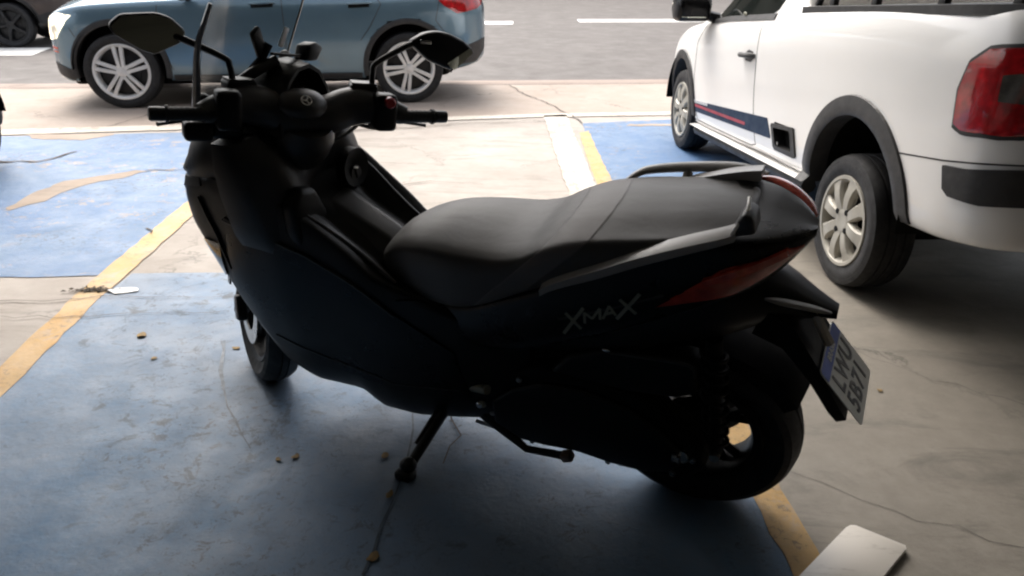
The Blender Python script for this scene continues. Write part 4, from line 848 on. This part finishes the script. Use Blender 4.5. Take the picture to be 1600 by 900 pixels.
base = MB(); base.lathe(bm_r, axis='z', n=28)
for k in range(3):
    a = R(90 + 120 * k); base.box((0.007 * math.cos(a), 0.007 * math.sin(a), 0.001), (0.0135, 0.003, 0.002), 0, Matrix.Rotation(a, 3, 'Z')); base.box((0.011 * math.cos(a), 0.011 * math.sin(a), 0.001), (0.003, 0.008, 0.002), 0, Matrix.Rotation(a, 3, 'Z'))
em.add([er @ Vector(v) + ec for v in base.v], base.f); em.build('emblem', 'chrome', pdo)
for s_ in (1, -1):
    g = MB(st); g.tube([(1.0275, s_ * 0.235, 1.0514), (1.0275, s_ * 0.35, 1.0514)], 0.0165, 14)
    for k in range(8): g.lathe([(0.0175, -0.003), (0.0175, 0.003), (0.014, 0.003), (0.014, -0.003)], 'y', (1.0275, s_ * (0.25 + k * 0.0125), 1.0514), 16)
    g.lathe([(0.0215, -0.003), (0.0215, 0.003), (0.01, 0.003), (0.01, -0.003)], 'y', (1.0275, s_ * 0.347, 1.0514), 20)
    go = g.build('grip', 'grip', sco, angle=50)
    e = MB(st); e.lathe([(0.0001, -0.02), (0.0165, -0.02), (0.0175, -0.01), (0.0175, 0.014), (0.014, 0.018), (0.0001, 0.018)], 'y', (1.0275, s_ * 0.3695, 1.0514), 20); e.build('bar_end', 'darksteel', go)
    sw = MB(st); sw.box((1.035, s_ * 0.205, 1.062), (0.062, 0.062, 0.100), 0.014, None, 3); sw.box((1.075, s_ * 0.205, 1.035), (0.05, 0.05, 0.06), 0.012, None, 3); so = sw.build('switch_housing', 'black', sco, angle=50)
    rv = MB(st); rv.box((1.10, s_ * 0.165, 1.112), (0.055, 0.075, 0.026), 0.006, Matrix.Rotation(R(10) * s_, 3, 'Z'), 3); rv.build('brake_reservoir', 'black', so)
    rc_ = MB(st); rc_.box((1.098, s_ * 0.165, 1.1275), (0.050, 0.068, 0.006), 0.002, Matrix.Rotation(R(10) * s_, 3, 'Z')); rc_.build('reservoir_lid', 'matte', so)
    lv = MB(st); lv.tube([(1.085, s_ * 0.175, 1.03), (1.125, s_ * 0.20, 1.022), (1.128, s_ * 0.26, 1.018), (1.112, s_ * 0.33, 1.012), (1.10, s_ * 0.362, 1.010)], [0.010, 0.009, 0.008, 0.007, 0.008], 8, 0.7, 4); lv.build('brake_lever', 'darksteel', so)
    lv = MB(st); lv.tube([(1.15, s_ * 0.140, 1.022), (1.135, s_ * 0.165, 1.008), (1.105, s_ * 0.20, 1.002), (1.085, s_ * 0.235, 1.006), (1.06, s_ * 0.240, 1.03)], [0.008, 0.009, 0.008, 0.008, 0.007], 8, 0.8, 4); lv.build('lever_guard', 'darksteel', so)
    if s_ < 0:
        b_ = MB(st); b_.lathe([(0.0001, 0.01), (0.015, 0.01), (0.015, -0.012), (0.011, -0.016), (0.0001, -0.016)], 'x', (1.003, -0.207, 1.094), 18); b_.build('stop_switch', 'redbutton', so)
    else:
        b_ = MB(st); b_.box((1.09, 0.27, 0.998), (0.06, 0.07, 0.05), 0.012, None, 3); b_.box((1.11, 0.20, 1.0), (0.07, 0.08, 0.05), 0.015, None, 3); b_.build('lever_perch', 'black', so)
for s_ in (1, -1):
    hz = MB(st); hz.tube([(1.115, s_ * 0.20, 1.095), (1.16, s_ * 0.215, 1.05), (1.175, s_ * 0.17, 0.985), (1.15, s_ * 0.08, 0.94)], 0.006, 8, 1.0, 5); hz.build('brake_hose', 'grip', sco)
# mirrors
HEX = [(0.452, 1.236), (0.425, 1.262), (0.345, 1.271), (0.312, 1.262), (0.279, 1.232), (0.290, 1.205), (0.354, 1.172), (0.385, 1.182), (0.442, 1.216)]
sL = MB(st); sL.tube([(1.075, 0.182, 1.075), (1.082, 0.183, 1.12), (1.095, 0.187, 1.160), (1.103, 0.200, 1.178), (1.118, 0.285, 1.213), (1.135, 0.31, 1.22)], [0.010, 0.0085, 0.008, 0.008, 0.009, 0.008], 10, 1.0, 4)
mo = MB(st); mo.prism(HEX, 1.128, 1.162, axis='x', bevel=0.010, seg=3); mo = mo.build('mirror', 'black', sco, angle=50)
sL.build('mirror_stalk', 'black', mo)
mg = MB(st); c_ = (0.366, 1.222); mg.prism([(c_[0] + (a - c_[0]) * 0.93, c_[1] + (b_ - c_[1]) * 0.91) for a, b_ in HEX], 1.125, 1.1285, axis='x'); mg.build('mirror_glass', 'mirror', mo)
sR = MB(st); sR.tube([(1.075, -0.183, 1.075), (1.082, -0.185, 1.12), (1.09, -0.188, 1.158), (1.10, -0.202, 1.182), (1.112, -0.285, 1.226), (1.12, -0.315, 1.236)], [0.010, 0.0085, 0.008, 0.008, 0.009, 0.008], 10, 1.0, 4)
HR = [(-0.300, 1.240), (-0.345, 1.268), (-0.385, 1.276), (-0.425, 1.271), (-0.470, 1.254), (-0.503, 1.232), (-0.503, 1.216), (-0.470, 1.190), (-0.441, 1.166), (-0.41, 1.176), (-0.366, 1.190), (-0.335, 1.212)]
mr = MB(st); mr.prism(HR, 1.105, 1.150, axis='x', bevel=0.014, seg=3); mr = mr.build('mirror', 'black', sco, angle=50)
sR.build('mirror_stalk', 'black', mr)
mg = MB(st); mg.prism([(-0.418, 1.190), (-0.485, 1.236), (-0.496, 1.222), (-0.468, 1.196), (-0.442, 1.172), (-0.428, 1.178)], 1.1015, 1.106, axis='x'); mg.build('mirror_glass', 'mirror', mr)
mg = MB(st); mg.box((1.103, -0.345, 1.245), (0.004, 0.034, 0.011), 0.001); mg.build('mirror_glint', 'chrome', mr)  # chrome plate paints a bright reflection on the dark housing
# front wheel, fork, fender (turned)
def tyre_prof(Rt, W, k=1):
    h = W / 2; Rr = Rt - 0.075
    return [(Rr - 0.012, -h * 0.62), (Rr + 0.02, -h * 0.86), (Rt - 0.035, -h), (Rt - 0.018, -h * 0.9), (Rt - 0.007, -h * 0.6), (Rt - 0.0015, -h * 0.25), (Rt - 0.008, -h * 0.22), (Rt - 0.008, -h * 0.17), (Rt, -h * 0.14), (Rt, h * 0.14), (Rt - 0.008, h * 0.17), (Rt - 0.008, h * 0.22), (Rt - 0.0015, h * 0.25), (Rt - 0.007, h * 0.6), (Rt - 0.018, h * 0.9), (Rt - 0.035, h), (Rr + 0.02, h * 0.86), (Rr - 0.012, h * 0.62)]
def rim(m, Rr, hw, c, ns, spin):
    m.lathe([(Rr + 0.006, -hw), (Rr + 0.002, -hw - 0.006), (Rr - 0.012, -hw), (Rr - 0.016, -hw * 0.5), (Rr - 0.016, hw * 0.5), (Rr - 0.012, hw), (Rr + 0.002, hw + 0.006), (Rr + 0.006, hw), (Rr - 0.004, hw * 0.6), (Rr - 0.004, -hw * 0.6)], 'y', c, 56)
    m.lathe([(0.045, -hw * 0.9), (0.045, hw * 0.9), (0.012, hw * 0.95), (0.012, -hw * 0.95)], 'y', c, 28)
    for k in range(ns):
        a = spin + 2 * math.pi * k / ns
        for e in (-0.16, 0.16): m.tube([(c[0] + 0.035 * math.cos(a), c[1], c[2] + 0.035 * math.sin(a)), (c[0] + 0.10 * math.cos(a + e * 0.5), c[1], c[2] + 0.10 * math.sin(a + e * 0.5)), (c[0] + (Rr - 0.012) * math.cos(a + e), c[1], c[2] + (Rr - 0.012) * math.sin(a + e))], [0.016, 0.012, 0.013], 8)
FC = (1.54, 0, 0.2745)
f = MB(st); f.tube([(1.54, -0.10, 0.2745), (1.54, 0.10, 0.2745)], 0.012, 12); fw = f.build('wheel', 'steel', sco)
f = MB(st); f.lathe(tyre_prof(0.2745, 0.12), 'y', FC, 64); f.build('tyre', 'rubber', fw, angle=30)
f = MB(st); rim(f, 0.196, 0.042, FC, 5, 0.3); f.build('rim', 'blackrim', fw)
f = MB(st); f.lathe([(0.134, 0.060), (0.134, 0.065), (0.085, 0.065), (0.085, 0.060)], 'y', FC, 40); f.build('brake_disc', 'steel', fw)
for s_ in (1, -1):
    f = MB(st); a_ = Vector((1.535, s_ * 0.088, 0.265)); f.tube([a_, a_ + AXD * 0.16, a_ + AXD * 0.17, a_ + AXD * 0.42], [0.026, 0.026, 0.019, 0.019], 14); f.build('fork_leg', 'darksteel', sco)
f = MB(st); rows = []
for k in range(22):
    a = lerp(R(-5), R(165), k / 21); r = 0.300; c = [(-0.082, -0.055), (-0.082, -0.02), (-0.066, 0.006), (0, 0.016), (0.066, 0.006), (0.082, -0.02), (0.082, -0.055), (0.076, -0.055), (0.062, 0.0), (0, 0.010), (-0.062, 0.0), (-0.076, -0.055)]
    rows.append([(1.54 + (r + h) * math.cos(a), y, 0.2745 + (r + h) * math.sin(a)) for y, h in c])
f.grid(rows, closed_v=True, cap=True); f.build('front_fender', 'gloss', sco, angle=50)
f = MB(st); f.box((1.46, 0.105, 0.31), (0.06, 0.035, 0.09), 0.012, Matrix.Rotation(R(20), 3, 'Y'), 3); f.build('brake_caliper', 'darksteel', sco)
# rear wheel and drive
RC = (0, 0, 0.276)
f = MB(); f.prism([(0.64, 0.19), (0.31, 0.19), (0.305, 0.40), (0.24, 0.55), (0.10, 0.60), (0.10, 0.68), (0.64, 0.62)], -0.13, 0.10, bevel=0.02); f.build('engine', 'inner', sco)
f = MB(); f.tube([(0, -0.11, 0.276), (0, 0.13, 0.276)], 0.013, 12); f.lathe([(0.085, -0.07), (0.085, 0.02), (0.05, 0.06), (0.012, 0.06), (0.012, -0.07)], 'y', (0, 0, 0.276), 32); rw = f.build('wheel', 'blackrim', sco)
f = MB(); f.lathe(tyre_prof(0.276, 0.14), 'y', RC, 72); f.build('tyre', 'rubber', rw, angle=30)
f = MB(); rim(f, 0.182, 0.052, RC, 5, 0.25); f.lathe([(0.184, 0.045), (0.160, 0.050), (0.152, 0.035), (0.152, -0.035), (0.160, -0.05), (0.184, -0.045)], 'y', RC, 56); f.build('rim', 'blackrim', rw)
f = MB(); f.lathe([(0.122, -0.075), (0.122, -0.080), (0.078, -0.080), (0.078, -0.075)], 'y', RC, 40); f.build('brake_disc', 'steel', rw)
CASE = [(0.60, 0.20), (0.50, 0.145), (0.40, 0.150), (0.29, 0.165), (0.17, 0.155), (0.05, 0.165), (-0.03, 0.195), (-0.065, 0.25), (-0.06, 0.30), (0.0, 0.37), (0.10, 0.435), (0.26, 0.47), (0.40, 0.455), (0.52, 0.39), (0.60, 0.31)]
f = MB(); f.prism(CASE, 0.075, 0.150, bevel=0.018, seg=3); cs = f.build('drive_case', 'inner', sco, angle=50)
CC = [(lerp(0.27, a, 0.82), lerp(0.28, b_, 0.78)) for a, b_ in CASE]
f = MB(); f.prism(CC, 0.148, 0.168, bevel=0.010, seg=3); f.build('case_cover', 'black', cs, angle=50)
for (x, z) in ((0.55, 0.24), (0.43, 0.17), (0.2, 0.175), (0.02, 0.2), (-0.03, 0.27), (0.2, 0.37), (0.45, 0.40)):
    f = MB(); f.lathe([(0.008, 0.148), (0.008, 0.158), (0.0001, 0.160), (0.0001, 0.148)], 'y', (x, 0, z), 10); f.build('case_bolt', 'steel', cs)
f = MB(); f.prism([(0.36, 0.455), (0.30, 0.53), (0.20, 0.578), (0.10, 0.594), (-0.015, 0.600), (-0.035, 0.58), (-0.03, 0.50), (0.02, 0.47), (0.15, 0.45)], 0.085, 0.155, bevel=0.014, seg=3); ab = f.build('air_filter_box', 'black', sco, angle=50)
f = MB(); f.tube([(0.19, 0.156, 0.575), (0.10, 0.160, 0.588), (-0.01, 0.160, 0.594), (-0.024, 0.160, 0.56)], 0.004, 8, dens=3); f.build('box_highlight', 'matte', ab)  # grey tube paints the highlight along the top edge of the box
f = MB(); f.ball((0.195, 0.158, 0.582), (0.010, 0.005, 0.006), 10); f.build('box_screw', 'chrome', ab)
for s_ in (1, -1):
    A, B = Vector((-0.055, s_ * 0.125, 0.66)), Vector((-0.085, s_ * 0.145, 0.315)); d = (B - A)
    f = MB(); f.tube([A, A + d * 0.42, A + d * 0.43, B], [0.020, 0.020, 0.014, 0.016], 12); so = f.build('shock_absorber', 'inner', sco)
    hel = []
    for k in range(120):
        u = k / 119; a = u * 9 * 2 * math.pi; c = A + d * lerp(0.10, 0.92, u); hel.append(c + Vector((math.cos(a) * 0.029, math.sin(a) * 0.029, 0)))
    f = MB(); f.tube(hel, 0.0055, 6); f.build('spring', 'inner', so)
    f = MB(); f.lathe([(0.013, s_ * 0.15), (0.013, s_ * 0.168), (0.0001, s_ * 0.170), (0.0001, s_ * 0.15)], 'y', (-0.085, 0, 0.315), 12); f.build('shock_bolt', 'steel', so)
f = MB(); f.tube([(0.02, 0.155, 0.276), (0.0, 0.155, 0.276)], 0.02, 10); f.lathe([(0.022, 0.13), (0.022, 0.158), (0.012, 0.163), (0.0001, 0.163), (0.0001, 0.13)], 'y', RC, 16); f.build('axle_nut', 'steel', rw)
f = MB(); f.tube([(0.50, -0.14, 0.25), (0.38, -0.165, 0.30), (0.24, -0.19, 0.37), (0.05, -0.20, 0.44), (-0.22, -0.20, 0.53)], [0.022, 0.035, 0.068, 0.078, 0.07], 16, 1.0, 4); f.build('exhaust', 'darksteel', sco)
# under-tail: hugger, plate bracket, plate
f = MB(); rows = []
for k in range(16):
    a = lerp(R(35), R(150), k / 15); r = 0.315; c = [(-0.085, -0.04), (-0.08, -0.005), (0, 0.012), (0.08, -0.005), (0.085, -0.04), (0.078, -0.04), (0.07, -0.008), (0, 0.006), (-0.07, -0.008), (-0.078, -0.04)]
    rows.append([((r + h) * math.cos(a) * -1, y, 0.286 + (r + h) * math.sin(a)) for y, h in c])
f.grid(rows, closed_v=True, cap=True); f.build('rear_hugger', 'inner', sco, angle=50)
UT = Loft([(-0.298, [(0, 0.700), (0.018, 0.700), (0.026, 0.707), (0.018, 0.716), (0, 0.718)]), (-0.25, [(0, 0.70), (0.035, 0.702), (0.045, 0.718), (0.03, 0.738), (0, 0.742)]), (-0.18, [(0, 0.69), (0.06, 0.695), (0.075, 0.735), (0.05, 0.775), (0, 0.785)]), (-0.05, [(0, 0.65), (0.12, 0.66), (0.14, 0.72), (0.12, 0.80), (0, 0.84)]), (0.15, [(0, 0.55), (0.13, 0.57), (0.155, 0.62), (0.14, 0.68), (0, 0.72)]), (0.40, [(0, 0.50), (0.12, 0.50), (0.15, 0.54), (0.14, 0.60), (0, 0.64)])], nu=30, refine=3)
uto = UT.mb().build('under_tail', 'black', sco, angle=40)
f = MB(); f.tube([(-0.15, 0.088, 0.770), (-0.19, 0.070, 0.757), (-0.24, 0.042, 0.735), (-0.285, 0.024, 0.718)], [0.004, 0.012, 0.012, 0.005], 8, 0.6, 4); f.build('tail_highlight', 'sheen_trim', uto)  # pale tube paints the bright upper face of the black plank
f = MB(); rows = []
for (x, z, t, hw) in ((-0.15, 0.735, 0.07, 0.085), (-0.22, 0.70, 0.06, 0.085), (-0.285, 0.60, 0.035, 0.088), (-0.34, 0.50, 0.02, 0.088), (-0.36, 0.468, 0.012, 0.085)):
    rows.append([(x, hw, z), (x + 0.02, hw, z - t), (x + 0.02, -hw, z - t), (x, -hw, z)])
f.grid(rows, closed_v=True, cap=True); f.build('plate_bracket', 'inner', sco, angle=35)
f = MB(); f.tube([(-0.25, 0.03, 0.72), (-0.285, 0.035, 0.655), (-0.292, 0.03, 0.64)], 0.012, 8); f.build('plate_lamp', 'lensclear', sco)
pc = Vector((-0.340, 0.0, 0.540)); pdn = Vector((-0.098, 0, -0.120)).normalized(); pn = Vector((-pdn.z * -1, 0, 0))
rgt = Vector((0, -1, 0)); upv = -pdn; nrm = rgt.cross(upv)
if nrm.x > 0: nrm = -nrm
PM = mtx(pc, rgt, upv)
f = MB(); outl = []
for (cx_, cy_, a0) in ((0.09, 0.075, 0), (-0.09, 0.075, 90), (-0.09, -0.075, 180), (0.09, -0.075, 270)):
    for k in range(5): a = R(a0 + k * 22.5); outl.append((cx_ + 0.01 * math.cos(a), cy_ + 0.01 * math.sin(a)))
f.prism(outl, -0.001, 0.001, axis='z'); f.v = [PM @ Vector(v) for v in f.v]; plo = f.build('licence_plate', 'plate', sco)
f = MB(); f.prism([(-0.097, 0.050), (0.097, 0.050), (0.097, 0.078), (0.09, 0.083), (-0.09, 0.083), (-0.097, 0.078)], 0.0011, 0.0016, axis='z'); f.v = [PM @ Vector(v) for v in f.v]; f.build('blue_band', 'plateblue', plo)
text_mesh('country_name', 'BRASIL', 'plate', plo, PM @ Matrix.Translation((0, 0.066, 0.0024)), 0.022, 0.0004, spacing=1.05)
text_mesh('plate_letters', 'LWU', 'ink', plo, PM @ Matrix.Translation((0.005, 0.016, 0.0018)), 0.072, 0.0004, spacing=1.12, sx=0.95)
text_mesh('plate_digits', '5B71', 'ink', plo, PM @ Matrix.Translation((0.0, -0.046, 0.0018)), 0.072, 0.0004, spacing=1.12, sx=0.95)
# stands and small parts below
f = MB(); f.tube([(0.72, 0.12, 0.19), (0.735, 0.16, 0.165), (0.757, 0.325, 0.105)], [0.020, 0.018, 0.015], 12); f.tube([(0.735, 0.135, 0.20), (0.765, 0.26, 0.135)], 0.008, 8); sd = f.build('side_stand', 'darksteel', sco)
f = MB(); f.box((0.757, 0.345, 0.098), (0.055, 0.045, 0.028), 0.008, Matrix.Rotation(LEAN, 3, 'X'), 3); f.ball((0.757, 0.325, 0.115), (0.026, 0.026, 0.024), 14); f.build('stand_foot', 'darksteel', sd)
f = MB(); f.tube([(0.785, 0.345, 0.100), (0.782, 0.36, 0.096)], 0.004, 6); f.build('foot_rivet', 'steel', sd)
f = MB(); f.tube([(0.60, 0.13, 0.195), (0.535, 0.15, 0.185), (0.445, 0.165, 0.142), (0.325, 0.170, 0.165)], [0.014, 0.015, 0.011, 0.012], 10); cst = f.build('center_stand', 'darksteel', sco)
f = MB(); f.box((0.315, 0.17, 0.168), (0.035, 0.03, 0.028), 0.006, Matrix.Rotation(R(25), 3, 'Y')); f.build('stand_tab', plain('worn_tab', (0.22, 0.15, 0.11), 0.6, var=0.4, scale=60), cst)
f = MB(); f.tube([(0.50, 0.14, 0.16), (0.62, 0.14, 0.17)], 0.006, 8); f.build('stand_spring', 'steel', cst)
f = MB(); f.tube([(0.60, 0.16, 0.335), (0.54, 0.178, 0.355)], [0.016, 0.014], 10); f.ball((0.565, 0.176, 0.29), (0.012, 0.008, 0.012), 12); f.build('passenger_peg', 'badge', sco)
f = MB(); f.ball((0.572, 0.182, 0.29), (0.010, 0.006, 0.011), 12); f.build('bolt_head', 'chrome', sco)

# ------------------------------------------------------------------ small things on the floor
brd = MB(); c = [(0.92, 1.65), (1.035, 1.565), (0.80, 1.25), (0.60, 1.22), (0.66, 1.36)]
cn = Vector((0.965, 1.635)); dx = Vector((0.115, -0.085)).normalized(); dy = Vector((dx.y, -dx.x)); 
ax_ = Vector((-0.745, -0.667)).normalized()
p0 = Vector((0.918, 1.648)); p1 = Vector((1.034, 1.560)); e_ = Vector((-0.72, -0.69)).normalized()
poly = [p0 + (p1 - p0) * 0.10, p1 - (p1 - p0) * 0.05, p1 + e_ * 0.012, p1 + e_ * 0.75, p0 + e_ * 0.68, p0 + e_ * 0.025, p0 + e_ * 0.008 + (p1 - p0) * 0.03]
bo_ = MB().prism([(p.x, p.y) for p in poly], 0.004, 0.019, axis='z', bevel=0.002).build('board', 'board')
tag(bo_, 'scuffed white board lying on the grey concrete by the yellow line at the lower right', 'board')
def flake(name, x, y, r, mat, label, cat, group=None, z=0.0055, squash=0.7, rot=0.0, curl=0.3):
    m = MB(); n = 9; ring = []
    for k in range(n):
        a = 2 * math.pi * k / n; rr = r * random.uniform(0.7, 1.15); ring.append((rr * math.cos(a), rr * squash * math.sin(a)))
    m.add([(0, 0, 0.003)] + [(a, b_, 0.002 + curl * (a * a) / max(r, 0.001) * random.uniform(0.4, 1.2)) for a, b_ in ring], [(0, 1 + k, 1 + (k + 1) % n) for k in range(n)])
    m.add([(0, 0, 0.001)] + [(a, b_, 0.0005 + curl * (a * a) / max(r, 0.001) * 0.4) for a, b_ in ring], [(0, 1 + (k + 1) % n, 1 + k) for k in range(n)])
    o = m.build(name, mat); o.location = (x, y, z); o.rotation_euler = (0, 0, rot); tag(o, label, cat, group); return o
LG = 'dry leaves on the floor'
for x, y, r, lab in ((-1.47, 2.72, 0.026, 'dry brown leaf on the blue floor left of the scooter, nearest the yellow line'), (-1.34, 2.53, 0.014, 'small dry leaf on the blue floor just nearer than the larger leaf'), (-1.06, 2.62, 0.016, 'pale dry leaf on the blue floor just left of the front wheel'),
                     (-0.65, 1.93, 0.015, 'dry yellow leaf below the front wheel in its shadow'), (-0.70, 1.915, 0.012, 'small brown leaf beside the yellow leaf below the front wheel'), (-0.38, 1.94, 0.016, 'brown leaf on the floor above the foot of the side stand'),
                     (-0.34, 1.755, 0.017, 'yellow brown leaf just below the foot of the side stand'), (-0.345, 1.51, 0.019, 'long dry leaf at the bottom edge below the side stand'), (1.31, 2.36, 0.012, 'small orange leaf on the grey concrete right of the licence plate')):
    flake('leaf', x, y, r, 'dryleaf', lab, 'leaf', LG, rot=random.uniform(0, 6))
flake('paper_scrap', -1.735, 3.15, 0.075, 'litter', 'white oval scrap of paper on the blue floor beside the yellow line', 'paper', None, 0.006, 0.42, 0.25, 0.08)
dm = MB()
for k in range(150):
    x, y = random.gauss(0, 0.045), random.gauss(0, 0.013); a = random.uniform(0, 6); r = random.uniform(0.006, 0.018)
    dm.add([(x + r * math.cos(a), y + r * math.sin(a), random.uniform(0.001, 0.008)), (x - r * math.sin(a) * 0.4, y + r * math.cos(a) * 0.4, random.uniform(0.001, 0.008)), (x - r * math.cos(a), y - r * math.sin(a), random.uniform(0.001, 0.006)), (x + r * math.sin(a) * 0.4, y - r * math.cos(a) * 0.4, random.uniform(0.001, 0.008))], [(0, 1, 2, 3)])
do = dm.build('leaf_litter', 'debris'); do.location = (-1.88, 3.15, 0.0055); do['kind'] = 'stuff'

# ------------------------------------------------------------------ unseen houses added across the street to darken reflections and low sky light
def unseen_house(x, w_, h_, wallm, label):
    yb = kerb_y(x) + 33; t = thing('building', label, 'building', (x, yb, -0.05), (0, 0, math.atan(KS)))
    MB().box((0, 4, h_ / 2), (w_, 8, h_), 0.05).build('wall', wallm, t)
    MB().box((0, 3.9, h_ + 0.12), (w_ + 0.4, 8.4, 0.24), 0.04).build('roof', 'roof', t)
    for fl in range(int(h_ // 3)):
        n = int(w_ // 3)
        for k in range(n):
            cx = -w_ / 2 + (k + 0.5) * w_ / n
            fo = MB().box((cx, -0.02, fl * 3 + 1.7), (1.5, 0.1, 1.4), 0.02).build('window', 'clad', t)
            MB().box((cx, -0.065, fl * 3 + 1.7), (1.3, 0.03, 1.2)).build('pane', 'glass', fo)
M['facade_a'] = plain('beige_render', (0.36, 0.31, 0.25), 0.8); M['facade_b'] = plain('grey_green_render', (0.20, 0.22, 0.19), 0.8); M['facade_c'] = plain('brick_render', (0.22, 0.13, 0.09), 0.85)
unseen_house(-21, 18, 12.4, 'facade_b', 'unseen grey green four storey building added across the street')
unseen_house(-1.5, 19, 9.4, 'facade_a', 'unseen beige three storey building added across the street')
unseen_house(19, 19, 12.4, 'facade_c', 'unseen brick coloured four storey building added across the street')
